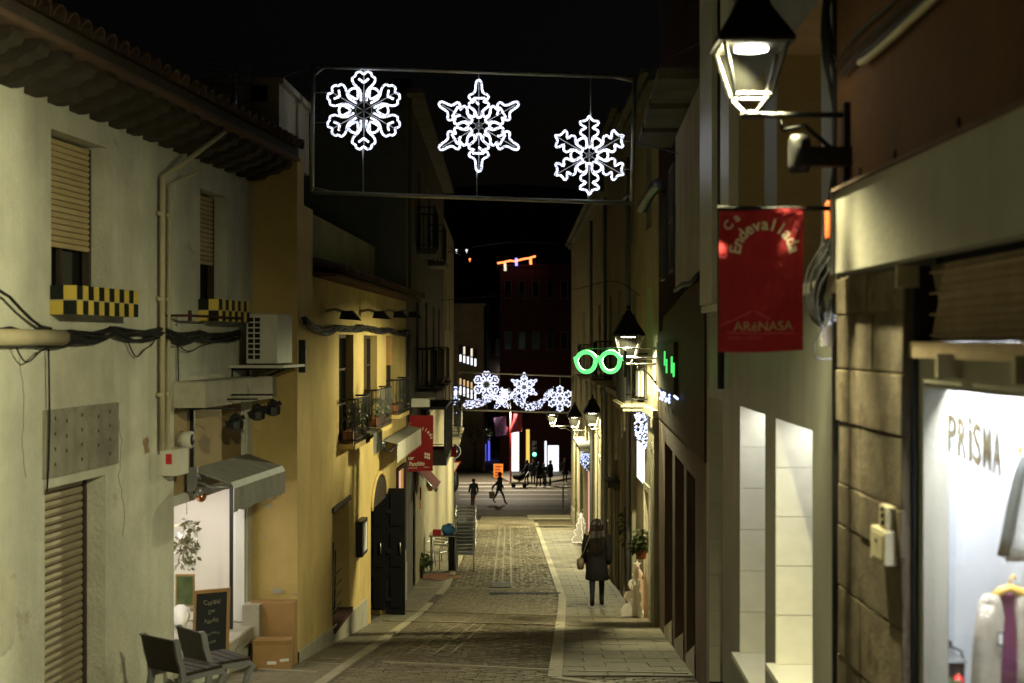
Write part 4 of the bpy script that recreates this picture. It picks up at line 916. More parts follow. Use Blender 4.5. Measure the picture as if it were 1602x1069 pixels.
m.part('lettering',M['letter_brown'],ob,'dark thin capital letters on the white shop wall')
p=IW(1447,805,.012); q=IW(1475,762,.012); m=MB(); mid=(p+q)/2; m.add([(p.x,p.y,p.z),(q.x,q.y,p.z),(q.x,q.y,q.z),(p.x,p.y,q.z)],[(0,1,2,3)]); m.add([(p.x+.0,p.y,p.z-.0),(q.x+.012,q.y,p.z),(q.x+.012,q.y,q.z),(p.x+.012,p.y,q.z)],[(0,1,2,3)]); pl=m.part('wall_plate',M['white_paint'],ob)
c=IW(1468,785,.02); m=MB(); m.sph(c,.008,8,6); m.part('knob',M['leaf'],pl)
# clothes
def garment(name,label,mat,px0,px1,py0,py1,d,prof,thick,hang=None):
    pass
d=5.6
def P5(px,py,o=0): q=W(px,py,d); return Vector((q.x,d+o,q.z))
cg=thing('cardigan','cream woollen cardigan over a purple top on a wooden hanger','clothing',P5(1585,1069))
def cloth(outline,o0,bulge,mat,name,seed,parent):   # thick cloth panel from an outline of left/right edges per row
    rows=len(outline); nn=10; fr_=[];bk=[]; rr=random.Random(seed); ph=rr.uniform(0,6)
    vs=[]
    for j,(l,r,y) in enumerate(outline):
        for i in range(nn+1):
            t=i/nn; px=l+(r-l)*t; dep=-bulge*math.sin(math.pi*t)**.6-.006*math.sin(t*14+ph+j*.6)
            vs.append(P5(px,y,o0+dep))
    nv=len(vs)
    for j,(l,r,y) in enumerate(outline):
        for i in range(nn+1): t=i/nn; vs.append(P5(l+(r-l)*t,y,o0+.01+bulge*.4*math.sin(math.pi*t)))
    W_=nn+1; fs=[]
    for j in range(rows-1):
        for i in range(nn): k=j*W_+i; fs.append((k,k+1,k+W_+1,k+W_)); fs.append((nv+k,nv+k+W_,nv+k+W_+1,nv+k+1))
        k=j*W_; fs.append((k,k+W_,nv+k+W_,nv+k)); k=j*W_+nn; fs.append((k,nv+k,nv+k+W_,k+W_))
    fs.append(tuple(range(nn,-1,-1))+tuple(range(nv,nv+nn+1))); fs.append(tuple(range((rows-1)*W_,rows*W_))+tuple(range(nv+rows*W_-1,nv+(rows-1)*W_-1,-1)))
    m=MB(); m.add(vs,fs,True); return m.part(name,M[mat],parent)
cloth([(1562,1640,932),(1560,1640,950),(1564,1640,985),(1568,1640,1040),(1566,1640,1120)],.03,.02,'purple_knit','top',1,cg)
cloth([(1540,1562,930),(1532,1566,942),(1528,1571,965),(1524,1569,1000),(1521,1567,1040),(1519,1566,1080),(1516,1565,1120)],.0,.04,'cream_wool','front_panel',2,cg)
cloth([(1590,1640,932),(1588,1650,950),(1591,1650,990),(1592,1650,1040),(1592,1650,1120)],.0,.03,'cream_wool','front_panel',3,cg)
cloth([(1531,1548,945),(1524,1546,970),(1519,1546,995),(1518,1545,1020),(1515,1538,1060),(1513,1533,1120)],-.05,.045,'cream_wool','sleeve',4,cg)
m=MB(); m.tube([P5(1552,936),P5(1565,925),P5(1580,920),P5(1600,928),P5(1640,950)],.018,8); m.tube([P5(1580,920),P5(1581,905),P5(1586,900),P5(1590,906)],.006,6); m.part('hanger',M['hanger_wood'],cg)
m=MB(); a=P5(1552,984,-.06); b=P5(1562,1006,-.06); m.add([a,(b.x,a.y,a.z),(b.x,a.y,b.z),(a.x,a.y,b.z)],[(0,1,2,3)]); m.part('price_tag',M['black_metal'],cg); m=MB(); a=P5(1554,987,-.062); b=P5(1560,1003,-.062); m.add([a,(b.x,a.y,a.z),(b.x,a.y,b.z),(a.x,a.y,b.z)],[(0,1,2,3)]); m.part('price_tag',M['label_white'],cg)
d=5.75
jk=thing('jacket','dark sleeved jacket with a white knitted waistcoat, hanging at the shop edge','clothing',P5(1590,880))
cloth([(1596,1640,700),(1586,1640,730),(1580,1640,790),(1574,1640,840),(1574,1640,878)],.0,.03,'white_knit','waistcoat',6,jk)
cloth([(1594,1606,712),(1582,1599,745),(1572,1590,790),(1564,1583,835),(1557,1574,868)],-.03,.03,'dark_denim','sleeve',7,jk)
m=MB(); m.tube([P5(1594,706),P5(1605,696),P5(1625,690)],.014,8); m.tube([P5(1605,696),P5(1606,560)],.004,5); m.part('hanger',M['hanger_wood'],jk)
d=6.0; c=P5(1478,1050); t=thing('metal_lantern','small black metal lantern on the shop window floor','lantern',c)
m=MB(); m.box(c.x-.065,c.x+.065,d-.06,d+.06,c.z-.12,c.z+.05); m.part('body',M['black_metal'],t); m=MB(); m.add([(c.x-.08,d-.07,c.z+.05),(c.x+.08,d-.07,c.z+.05),(c.x+.08,d+.07,c.z+.05),(c.x-.08,d+.07,c.z+.05),(c.x-.02,d-.02,c.z+.1),(c.x+.02,d-.02,c.z+.1),(c.x+.02,d+.02,c.z+.1),(c.x-.02,d+.02,c.z+.1)],[(0,1,5,4),(1,2,6,5),(2,3,7,6),(3,0,4,7),(4,5,6,7)]); m.box(c.x-.025,c.x+.025,d-.02,d+.02,c.z+.1,c.z+.13); m.part('lid',M['black_metal'],t)
m=MB(); m.tube([(c.x-.07,d,c.z+.04),(c.x-.05,d-.02,c.z+.1),(c.x,d-.04,c.z+.12),(c.x+.06,d-.03,c.z+.09),(c.x+.08,d,c.z+.04)],.005,5); m.part('handle',M['black_metal'],t)
d=5.9
for k,(px,py,r,l) in enumerate(((1465,1068,.018,'small red bauble below the black lantern'),(1474,1069,.016,'middle red bauble of the three by the lantern'),(1499,1066,.026,'largest red bauble beside the lantern'))):
    c=P5(px,py); m=MB(); m.sph(c,r,12,8); t=m.top('bauble',M['bauble'],l,'bauble','red baubles'); m=MB(); m.lathe([(.005,0),(.005,.01)],c+Vector((0,0,r)),8); m.part('cap',M['copper'],t)
c=P5(1478,1062); t=thing('fir_sprig','sprig of green fir lying behind the red baubles','plant',c); foliage('leaves',t,c,.06,.04,.02,90,.04,['leaf'],31)
# intercom and post box on the pier
u=R0.u(1376,.03); t=thing('intercom','small beige intercom panel above the post box on the stone pier','intercom',R0.w(u,.03,-.8)); z0,z1=R0.z(1383,826,.03),R0.z(1383,790,.03); m=R0.mb(); m.bev(u-.16,u-.03,.0,.04,z0,z1,.006); m.part('panel',M['pipe'],t)
for i in range(3): m=R0.mb(); m.tube([(u-.1,.04,z0+.025+.03*i),(u-.1,.05,z0+.025+.03*i)],.012,8); m.part('button',M['black_metal'],t)
u=R0.u(1371,.03); t=thing('post_box','beige metal post box on the stone pier','post box',R0.w(u,.03,-1)); z0,z1=R0.z(1385,880,.03),R0.z(1385,828,.03); m=R0.mb(); m.bev(u-.24,u,.0,.055,z0,z1,.004); m.part('body',M['pipe'],t)
m=R0.mb(); m.box(u-.215,u-.025,.055,.06,z0+.02,z1-.02); dr=m.part('door',M['pipe'],t); m=R0.mb(); m.tube([(u-.12,.06,z1-.05),(u-.12,.066,z1-.05)],.009,8); m.part('lock',M['black_metal'],dr)
# flood light box, orange tube, meter, cables round the corner
u=R0.u(1330); z=R0.z(1330,243); t=thing('floodlight','unlit box floodlight on a short arm below the lantern bracket','floodlight',R0.w(u,.1,z))
m=R0.mb(); m.box(u-.04,u+.04,.0,.22,z-.055,z+.035); m.part('arm',M['lamp_iron'],t); m=R0.mb(); m.lathe([(.045,-.09),(.055,-.06),(.055,.06),(.04,.09)],(u,.24,z+.005),12); m.part('head',M['lamp_iron'],t)
u=R0.L+.03; m=MB(); c=W(1297,375,6.98); m.lathe([(.018,0),(.021,.01),(.021,.175),(.014,.19)],(c.x,c.y,c.z),10); m.top('orange_tube',M['orange_plastic'],'orange plastic tube beside the end of the pale sign board','tube')
m=MB(); c=W(1300,440,7.1); m.bev(c.x-.05,c.x+.03,c.y,c.y+.06,c.z-.06,c.z+.06,.01); m.top('junction_box',M['pipe'],'cream junction box among the cables at the stone corner','box')
m=MB(); c=W(1297,520,7.15); m.bev(c.x-.04,c.x+.04,c.y,c.y+.06,c.z-.07,c.z+.06,.01); m.top('junction_box',M['concrete'],'grey junction box lower among the cables at the stone corner','box')
def wcable(name,label,runs,mat='cable',cat='cable'):
    t=thing(name,label,cat,W(*runs[0][1][0]))
    for r,pts in runs:
        P=[W(*p) for p in pts]; Q=[]
        for i in range(len(P)-1):
            for j in range(5):
                s=j/5; p0=P[max(i-1,0)];p1=P[i];p2=P[i+1];p3=P[min(i+2,len(P)-1)]
                Q.append(.5*((2*p1)+(p2-p0)*s+(2*p0-5*p1+4*p2-p3)*s*s+(3*p1-p0-3*p2+p3)*s**3))
        Q.append(P[-1]); m=MB(); m.tube(Q,r,6); m.part('strand',M[mat],t)
    return t
runs=[]
rr=random.Random(9)
for k in range(11):
    j=lambda a: rr.uniform(-a,a)
    runs.append((.006+rr.random()*.004,[(1298+j(10),-30,7.02),(1296+j(12),60+j(10),7.02),(1306+j(12),120+j(12),7.03),(1312+j(7),200,7.02),(1308+j(7),280,7.04),(1296+j(8),360,7.08),(1278+j(12),440+j(14),7.08),(1282+j(12),490+j(14),7.08),(1300+j(8),500+j(12),7.1)]))
for k in range(4): runs.append((.005,[(1290+k*5,380+10*k,7.05),(1262+6*k,430+9*k,7.03),(1268+5*k,495+5*k,7.02),(1290+2*k,505,7.05),(1300,470,7.08)]))
runs.append((.004,[(1290,505,7.05),(1275,540,7.04),(1278,560,7.04),(1300,562,7.1)]))
wcable('cable_tangle','tangle of black cables down the corner beside the stone pier',runs)
runs=[]
for k in range(9):
    j=rr.uniform(-10,10); runs.append((.007,[(p_+j*f_,y_+j*g_,1.57*FPX/(p_+j*f_-CX)) for p_,y_,f_,g_ in ((1312,110,.4,1),(1345,70,1,1.2),(1400,20,1,1.4),(1470,-50,1,1.6))]))
wcable('cable_bundle','bundle of dark cables slanting up the orange wall',runs)
wcable('conduit','pale pipe slanting up across the orange wall under the cables',[(.018,[(p_,y_,1.565*FPX/(p_-CX)) for p_,y_ in ((1346,98),(1362,88),(1400,55),(1480,-20))])],'pipe','pipe')
# pipe at the joint between the two houses
m=MB(); x=1.645; m.tube([(x,7.16,-3.2),(x,7.16,2.6)],.035,10); m.top('drainpipe',M['lamp_iron'],'dark drainpipe at the joint beside the stone pier','pipe')
m=MB(); x=1.675; m.tube([(x,7.24,-3.2),(x,7.24,2.6)],.02,10); m.top('drainpipe',M['pipe'],'slim pale pipe beside the dark drainpipe at the stone pier','pipe')
# ------------------------------------------------------------------ red banner, near
def banner(name,label,px0,px1,py0,py1,d,mat,wallx,fold,seed):
    P0=W(px0,py0,d);P1=W(px1,py1,d); w=P1.x-P0.x; h=P0.z-P1.z
    t=thing(name,label,'banner',(P0.x,d,P1.z),'red street banners')
    def S(x,y,e=0):                           # x 0..1 across, y 0..1 down
        k=fold*(math.sin(5.2*x+3.1*y+seed)*.35+math.sin(9*(x*.6-y*.55)+1.3*seed)*.5+math.sin(17*(x*.5+y*.62)+seed)*.16+.5*math.sin(3*x-8*y+seed))*min(1,y*3+.1)
        return (P0.x+x*w-.02*w*y+(.25*k)*min(1,y*2),d+k-e,P0.z-y*h-.06*h*y*x*(1-x)*0-.012*h*math.sin(3*x+seed)*y)
    nx,ny=26,44; m=MB(); m.add([S(i/nx,j/ny) for j in range(ny+1) for i in range(nx+1)],[(j*(nx+1)+i,j*(nx+1)+i+1,(j+1)*(nx+1)+i+1,(j+1)*(nx+1)+i) for j in range(ny) for i in range(nx)],True); m.part('cloth',M[mat],t)
    m=MB(); m.tube([(P0.x-.01,d,P0.z),(wallx,d+.02,P0.z)],.012 if d<10 else .02,6); m.part('rod',M['lamp_iron'],t)
    return t,S,w,h
t,S,w,h=banner('street_banner','large red banner with a builder name hanging beside the nearest lantern',1126,1258,326,549,6.74,'red_cloth',1.62,.05,.6)
asp=w/h
def pl(x,y): return S(x,y*1.0,.004)
PXW,PXH=132.,223.
def plp(px,py): return S((px-1126)/PXW,(py-326)/PXH,.004)
m=MB(); arc_text(m,'Endevallada',26,(1197,397),38,R(172),R(8),lambda x,y: plp(x,2*397-y),.02); arc_text(m,'Ca',20,(1197,397),66,R(142),R(128),lambda x,y: plp(x,2*397-y),.01); m.part('lettering',M['letter_cream'],t)
m=MB(); text(m,'ARéNASA',21,lambda x,y: plp(1196+x,516-y)); m.part('lettering',M['letter_gold'],t)
m=MB()
for a,b,wd in (((1128,509),(1178,486),1.6),((1184,486),(1206,498),1.6),((1140,519),(1244,521),1.4)):
    v=Vector((b[0]-a[0],b[1]-a[1])).normalized(); n_=Vector((-v.y,v.x))*wd/1; nn=8; vs=[]
    for i in range(nn+1): c=Vector(a).lerp(Vector(b),i/nn); vs+= [plp(*(c-n_*.6)),plp(*(c+n_*.6))]
    m.add(vs,[(2*i,2*i+1,2*i+3,2*i+2) for i in range(nn)])
text(m,'SERVEI I GESTIÓ',7.5,lambda x,y: plp(1168+x,529-y)); m.part('lettering',M['poster_pink'],t)
# ------------------------------------------------------------------ marble bank front
mbk=thing('marble_house','pale marble fronted building with lit tall window niches','building',R1.w(3,0,gz(10)))
qa=(R1.u(1271),R1.u(1213),-2.13,-.505,.5); qb=(R1.u(1197),R1.u(1157),-2.45,-.505,.5); qc=(R1.u(1131),R1.u(1109),-3.2,-.52,.35)
up=[(R1.u(1285),R1.u(1215),.36,1.88,.4),(R1.u(1196),R1.u(1158),.36,1.88,.4)]
m=R1.mb(); wall(m,0,R1.L,-4.6,6,[qa,qb,qc]+up,0,.3,False); m.quad((R1.L,0,-4.6),(R1.L,-6,-4.6),(R1.L,-6,6),(R1.L,0,6)); m.quad((0,0,6),(R1.L,0,6),(R1.L,-6,6),(0,-6,6)); m.quad((0,0,.12),(0,0,6),(0,-6,6),(0,-6,.12)); m.part('wall',M['marble_grey'],mbk)
rv=R1.mb()
tm=MB(); tm.bev(-.5,.5,-.5,.5,0,1,.004)
for q,mt in ((qa,'marble'),(qb,'marble'),(qc,'marble'),(up[0],'tan_curtain'),(up[1],'tan_curtain')):
    a,b,c,e,dp=q
    m=R1.mb(); m.quad((a,0,c),(a,-dp,c),(a,-dp,e),(a,0,e)); m.quad((a,-dp,c),(b,-dp,c),(b,-dp,e),(a,-dp,e)); m.quad((a,0,e),(b,0,e),(b,-dp,e),(a,-dp,e)); m.quad((b+.002,0,c),(b+.002,0,e),(b+.002,-dp,e),(b+.002,-dp,c)); nc=m.part('niche',M['concrete' if mt=='marble' else 'reveal'],mbk)
    nz=max(2,int(round((e-c)/.33))); mm_=tm.mesh('marble_slab',M[mt])
    n3=Vector((R1.n.x,R1.n.y,0)); t3=Vector((R1.t.x,R1.t.y,0))
    for i in range(nz):
        z0=c+(e-c)*i/nz; z1=c+(e-c)*(i+1)/nz; ctr=R1.w(b-.004,-dp/2,(z0+z1)/2); X=n3*(dp-.004); Y=Vector((0,0,z1-z0-.004)); Z=-t3*.012
        piece('marble_slab',mm_,nc,None,m=Matrix(((X.x,Y.x,Z.x,ctr.x),(X.y,Y.y,Z.y,ctr.y),(X.z,Y.z,Z.z,ctr.z),(0,0,0,1))))
    if mt=='marble' and q is not qc:
        s=R1.mb(); s.box(a-.03,b+.03,-dp,.06,c-.04,c); s.part('sill',M['marble'],mbk)
        s=R1.mb(); s.box(a+.12,b-.12,-.30,-.22,e-.03,e-.012); s.part('niche_light',M['niche_light'],mbk)
for zz in (-.15,-.9,-1.6,-2.4,.2,2.6): m=R1.mb(); m.box(0,R1.L,.001,.004,zz,zz+.008); m.part('joint',M['concrete'],mbk) if zz in (.2,2.6) else None
m=R1.mb(); m.box(-.02,R1.L,.002,.05,.27,.33); m.part('string_course',M['marble'],mbk)
for px0,px1 in ((1108,1128),(1142,1156)): m=R1.mb(); m.box(R1.u(px1),R1.u(px0),.002,.08,.34,5.8); m.part('pilaster',M['marble'],mbk)
m=R1.mb(); u=R1.u(1137); m.tube([(u,.05,-.4),(u,.05,4)],.03,8); m.top('drainpipe',M['black_metal'],'black downpipe on the marble front behind the red banner','pipe')
wcable('thin_cable','thin cable looping off the marble front beside the red banner',[(.008,[(1107,150,13.4),(1106,300,13.4),(1106,440,13.4),(1112,465,13.2),(1124,478,12.9)])])
# ------------------------------------------------------------------ brown optician's shop
bs=thing('brown_shop','dark brown glossy shop front with a painted green reflection and white sign lights','shop',R2.w(4,0,gz(18)))
zf0,zf1=-1.16,.62
o1=(R2.u(1088),R2.u(1074),-4.6,-1.45,.35); o2=(R2.u(1070),R2.u(1056),-4.6,-1.45,.35); o3=(R2.u(1052),R2.u(1040),-4.8,-1.45,.35)
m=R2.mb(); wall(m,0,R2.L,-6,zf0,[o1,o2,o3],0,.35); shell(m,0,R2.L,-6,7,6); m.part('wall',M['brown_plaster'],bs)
for q in (o1,o2,o3):
    zg=R2.g(q[0])
    pane_window(bs,R2,q[0],q[1],zg+.35,q[3],-.25,'dark_wood','window_dark',0,1)
    m=R2.mb(); m.add([(q[0],.01,zg+.34),(q[1],.01,R2.g(q[1])+.12),(q[1],-.3,R2.g(q[1])+.12),(q[0],-.3,zg+.34)],[(0,1,2,3)]); m.add([(q[0],.01,zg+.34),(q[1],.01,R2.g(q[1])+.12),(q[1],.01,R2.g(q[1])-.3),(q[0],.01,zg-.3)],[(0,1,2,3)]); m.part('sill',M['concrete'],bs)
m=R2.mb(); m.add([(0,.02,zf0),(R2.L,.02,zf0),(R2.L-1.6,.02,zf1-.28),(2.6,.02,zf1-.05),(0,.02,zf1),(0,-.02,zf0),(R2.L,-.02,zf0),(R2.L,-.02,zf1-.3),(0,-.02,zf1)],[(0,1,2,3,4),(0,5,6,1),(0,4,8,5)]); m.box(0,R2.L,-.05,.018,zf0,.15); m.part('fascia',M['brown_panel'],bs)
ssg=R2.mb(); a,b=R2.u(1063),R2.u(1034)
ssg.box(a,b,.022,.07,R2.z(1050,612),R2.z(1050,536)); sg=ssg.part('sign_panel',M['brown_panel'],bs)
for k,(px,ya,yb_) in enumerate(((1040,550,572),(1043,562,584),(1051,558,584),(1054,568,590))):
    m=R2.mb(); u=R2.u(px,.08); m.tube([(u,.08,R2.z(px,ya,.08)),(u+.03,.08,R2.z(px,yb_,.08))],.012,6); m.part('neon_reflection',M['neon'],sg)  # glowing strokes stand in for the green glasses reflected in the panel
rr=random.Random(2); m=R2.mb()
for i in range(26):
    px=1024+rr.uniform(0,24); py=606+rr.uniform(0,14)+(px-1024)*.45; u=R2.u(px,.08); m.sph((u,.08,R2.z(px,py,.08)),.018,6,4)
for i in range(5): px=1055+i*1.2; u=R2.u(px,.08); m.sph((u,.08,R2.z(px,620+i,.08)),.016,6,4)
m.part('led_text',M['led'],sg,kind='stuff')
m=R2.mb(); m.box(0,3.8,.0,.05,zf1+.02,2.5); m.part('upper_wall',M['cream_plaster'],bs)
for k in range(3): 
    z=2.65+.0; m=R2.mb(); m.box(.2+k*1.9,1.6+k*1.9,.002,.45,2.55+.02*k,2.66+.02*k); m.part('cornice',M['grey_plaster'],bs)
m=MB(); pts=[W(1031-28*i/24,287+42*i/24-5*math.sin(i/24*3),20+.8*i/24) for i in range(25)]; m.tube(pts,[.085 if i%2 else .065 for i in range(25)],10); m.tube([W(1016,303,20.4),(2.2,20.4,W(1016,303,20.4).z)],.02,6); m.top('vent_duct',M['grey_steel'],'ribbed vent duct sticking out of the upper wall','duct')
m=R2.mb(); z=.62; m.tube([(0.05,.06,z+.03),(1.2,.06,z-.02),(2.4,.06,z+.02),(3.7,.06,z)],.03,6); m.top('cable_bundle',M['cable'],'short cable bundle along the top of the brown fascia','cable')
# upper dark storeys and windows
for u in (4.6,6.9):
    pane_window(bs,R2,u,u+1.0,.9,2.3,.012,'grey_plaster','window_dark',1,1)
# ------------------------------------------------------------------ row of old houses down the right side
def row_house(name,label,fac,u0,u1,z1,mat,doors,wins,upper,deep=7,plinth=None):
    t=thing(name,label,'house',fac.w((u0+u1)/2,0,fac.g((u0+u1)/2)))
    ops=[d_[:4]+(.28,) for d_ in doors]+[w_[:4]+(.22,) for w_ in wins]+[w_[:4]+(.2,) for w_ in upper]
    m=fac.mb(); wall(m,u0,u1,fac.g(u1)-1,z1,ops); shell(m,u0,u1,fac.g(u1)-1,z1,deep); m.part('wall',M[mat],t)
    for d_ in doors:
        if d_[4] in ('warm_lit','white_lit','cream_lit','pink_lit'):
            m=fac.mb(); m.quad((d_[0],-.27,d_[2]),(d_[1],-.27,d_[2]),(d_[1],-.27,d_[3]),(d_[0],-.27,d_[3])); m.quad((d_[1]-.003,-.27,d_[2]),(d_[1]-.003,-.05,d_[2]),(d_[1]-.003,-.05,d_[3]),(d_[1]-.003,-.27,d_[3])); m.part('lit_doorway',M[d_[4]],t)
        else: panel_door(t,fac,d_[0],d_[1],d_[2],d_[3],-.2,d_[4])
        s=fac.mb(); s.box(d_[0]-.1,d_[0],.003,.035,d_[2],d_[3]+.1); s.box(d_[1],d_[1]+.1,.003,.035,d_[2],d_[3]+.1); s.box(d_[0],d_[1],.003,.035,d_[3],d_[3]+.1); s.part('door_surround',M['concrete'],t)
    for w_ in wins: 
        if w_[4]=='white_lit':
            m=fac.mb(); m.box(w_[0],w_[1],-.1,.02,w_[2],w_[3]); m.part('lit_showcase',M['white_lit'],t)
        else: pane_window(t,fac,w_[0],w_[1],w_[2],w_[3],-.15,'dark_wood','window_dark',1,1)
    for w_ in upper: pane_window(t,fac,w_[0],w_[1],w_[2],w_[3],-.13,'grey_plaster','window_dark',1,2)
    m=fac.mb(); m.box(u0,u1,.002,.28,z1+.002,z1+.07); m.box(u0,u1,.002,.16,z1-.12,z1); m.part('cornice',M['grey_plaster'],t)
    if plinth:
        m=fac.mb(); nn=8; vs=[];fs=[]
        for i in range(nn+1): u=u0+(u1-u0)*i/nn; vs+= [(u,.02,fac.g(u)-.2),(u,.02,fac.g(u)+plinth),(u,.001,fac.g(u)+plinth+.01)]
        for i in range(nn):
            um=u0+(u1-u0)*(i+.5)/nn
            if any(d_[0]-.2<um<d_[1]+.2 for d_ in doors): continue
            fs+=[(i*3,i*3+3,i*3+4,i*3+1),(i*3+1,i*3+4,i*3+5,i*3+2)]
        for f in fs[::2]:
            k=f[0]; m=fac.mb(); m.add(vs[k:k+6],[(0,3,4,1),(1,4,5,2)]); m.part('plinth',M['concrete'],t)
    return t
def q3(pa,pb,ya,yb,mat,ground=False):
    u0,u1=R3.u(pa),R3.u(pb); zc_=R3.z((pa+pb)/2,ya); z0=R3.g(u1)-.05 if ground else R3.z((pa+pb)/2,yb); return (min(u0,u1),max(u0,u1),z0,zc_,mat)
e1=R3.u(978); e2=R3.u(945)
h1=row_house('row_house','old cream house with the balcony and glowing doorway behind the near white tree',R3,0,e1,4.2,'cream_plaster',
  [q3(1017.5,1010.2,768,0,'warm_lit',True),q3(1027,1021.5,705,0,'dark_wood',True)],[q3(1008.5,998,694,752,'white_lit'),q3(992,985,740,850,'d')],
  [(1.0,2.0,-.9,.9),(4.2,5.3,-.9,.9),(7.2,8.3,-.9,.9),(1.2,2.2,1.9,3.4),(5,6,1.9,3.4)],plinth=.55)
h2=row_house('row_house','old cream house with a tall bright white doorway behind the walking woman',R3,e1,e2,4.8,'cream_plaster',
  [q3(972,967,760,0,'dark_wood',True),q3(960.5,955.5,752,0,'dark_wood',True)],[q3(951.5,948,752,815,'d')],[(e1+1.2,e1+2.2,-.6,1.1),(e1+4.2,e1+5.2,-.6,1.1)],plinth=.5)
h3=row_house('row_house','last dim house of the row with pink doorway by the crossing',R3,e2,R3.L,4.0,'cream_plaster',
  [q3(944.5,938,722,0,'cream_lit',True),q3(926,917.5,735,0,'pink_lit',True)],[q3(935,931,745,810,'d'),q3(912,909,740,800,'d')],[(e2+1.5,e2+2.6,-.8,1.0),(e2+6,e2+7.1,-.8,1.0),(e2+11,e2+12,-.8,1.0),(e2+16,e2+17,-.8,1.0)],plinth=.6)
for h_,ua_,ub_,z_,o_ in ((h2,R3.u(973),R3.u(966),-3.1,.3),(h3,R3.u(928),R3.u(915),-3.25,.4)):
    m=R3.mb(); m.box(min(ua_,ub_)-.1,max(ua_,ub_)+.1,.004,o_,z_,z_+.09); m.box(min(ua_,ub_)-.05,max(ua_,ub_)+.05,.004,o_*.6,z_-.06,z_); m.part('door_canopy',M['grey_plaster'],h_)
for h_,us_ in ((h1,(.02,4.35,6.6)),(h2,(e1+.15,e1+2.2,e1+3.6,e1+5.9)),(h3,(e2+.15,e2+3.2,e2+8.6,e2+13,e2+17.5))):
    for u_ in us_: m=R3.mb(); m.box(u_,u_+.28,.003,.07,R3.g(u_)-.3,-1.35); m.box(u_-.03,u_+.31,.004,.1,-1.35,-1.22); m.part('pilaster',M['cream_plaster'],h_)
    m=R3.mb(); m.box(us_[0],us_[-1]+.3,.004,.09,-1.2,-1.08); m.part('string_course',M['concrete'],h_)
for u_,l in ((4.85,'grey downpipe on the old house with the balcony'),(e1+5.2,'grey downpipe beside the bright white doorway'),(e2+4.6,'grey downpipe on the last house of the row')):
    m=R3.mb(); m.tube([(u_,.1,R3.g(u_)),(u_,.1,3.5)],.045,8); m.top('drainpipe',M['grey_steel'],l,'pipe')
balcony(h1,R3,R3.u(1013.5),R3.u(1013.5)+2.2,-1.06,.42,.85)
m=R3.mb(); u=R3.u(1011); m.bev(u+.2,u+.5,.02,.14,-.95,-.5,.02); m.top('balcony_unit',M['ac_white'],'white box unit standing on the balcony behind the lantern','box')
balcony(h2,R3,e1+4.0,e1+5.6,-.9,.4,.9)
balcony(h3,R3,e2+5.8,e2+7.4,-1.0,.4,.9)
# green neon glasses
gl=thing('glasses_sign','glowing green neon sign in the shape of round glasses','sign',W(935,584,22.4)); d=22.4
def ring(cx_):
    P=[]
    for i in range(28):
        a=2*math.pi*i/28; P.append(W(cx_+15.5*math.cos(a)*(1 if math.sin(a)>0 else .92),566.5-15.5*math.sin(a)*1.0,d))
    return P
for c in (917,955): 
    m=MB(); m.tube(ring(c),.034,8,closed=True); m.part('lens_ring',M['neon_tube'],gl)
m=MB(); m.tube([W(932,561,d),W(936,559.5,d),W(940,561,d)],.03,8); m.part('nose_bridge',M['neon_tube'],gl)
for a,b in ((902,897.5),(970,974)): m=MB(); m.tube([W(a,561,d),W(b,561.5,d)],.03,8); m.part('temple',M['neon_tube'],gl)
m=MB(); q=R3.w(R3.u(1020),0,0); m.tube([W(974,561,d),(R3.w(.3,0,0).x,d,W(974,561,d).z)],.02,6); m.tube([W(903,545,d),(R3.w(.3,0,0).x,d,W(903,545,d).z)],.012,6); m.part('arm',M['black_metal'],gl)
m=MB(); m.box(W(976,0,d).x,W(980,0,d).x,d-.05,d+.1,W(0,590,d).z,W(0,548,d).z); m.part('side_plate',M['black_metal'],gl)
ld=bpy.data.lights.new('neon_glow','POINT'); ld.energy=8; ld.color=(.1,1,.15); ld.shadow_soft_size=.25; lo=bpy.data.objects.new('neon_glow',ld); COL.objects.link(lo); lo.parent=gl; lo.location=W(950,566,d+.1)-W(935,584,22.4)
# curtains of small white lights
def light_curtain(name,label,px0,px1,py0,py1,d,n,seed,r):
    t=thing(name,label,'string lights',W((px0+px1)/2,py0,d),'hanging light curtains'); rr=random.Random(seed); k=9
    for i in range(k):
        px=px0+(px1-px0)*(i+.5)/k; ln=(1-.45*abs(i-k*.55)/k*1.4)*(py1-py0)
        m=MB(); m.tube([W(px,py0,d+.02*(i%3)),W(px+rr.uniform(-1,1),py0+ln,d+.02*(i%3))],.004,4); st=m.part('string',M['cable'],t)
        m=MB()
        for j in range(n//k): y=rr.uniform(0,ln); m.sph(W(px+rr.uniform(-1.6,1.6)*(px1-px0)/28,py0+y,d+rr.uniform(-.05,.05)),r*rr.uniform(.7,1.3),6,4)
        m.part('bulbs',M['led'],st,kind='stuff')
    return t
light_curtain('light_curtain','curtain of white fairy lights hanging under the balcony',993,1021,646,702,24.2,240,4,.013)
light_curtain('light_curtain','small bright curtain of fairy lights over the far pink doorway',908,925,702,738,43.0,150,5,.012)
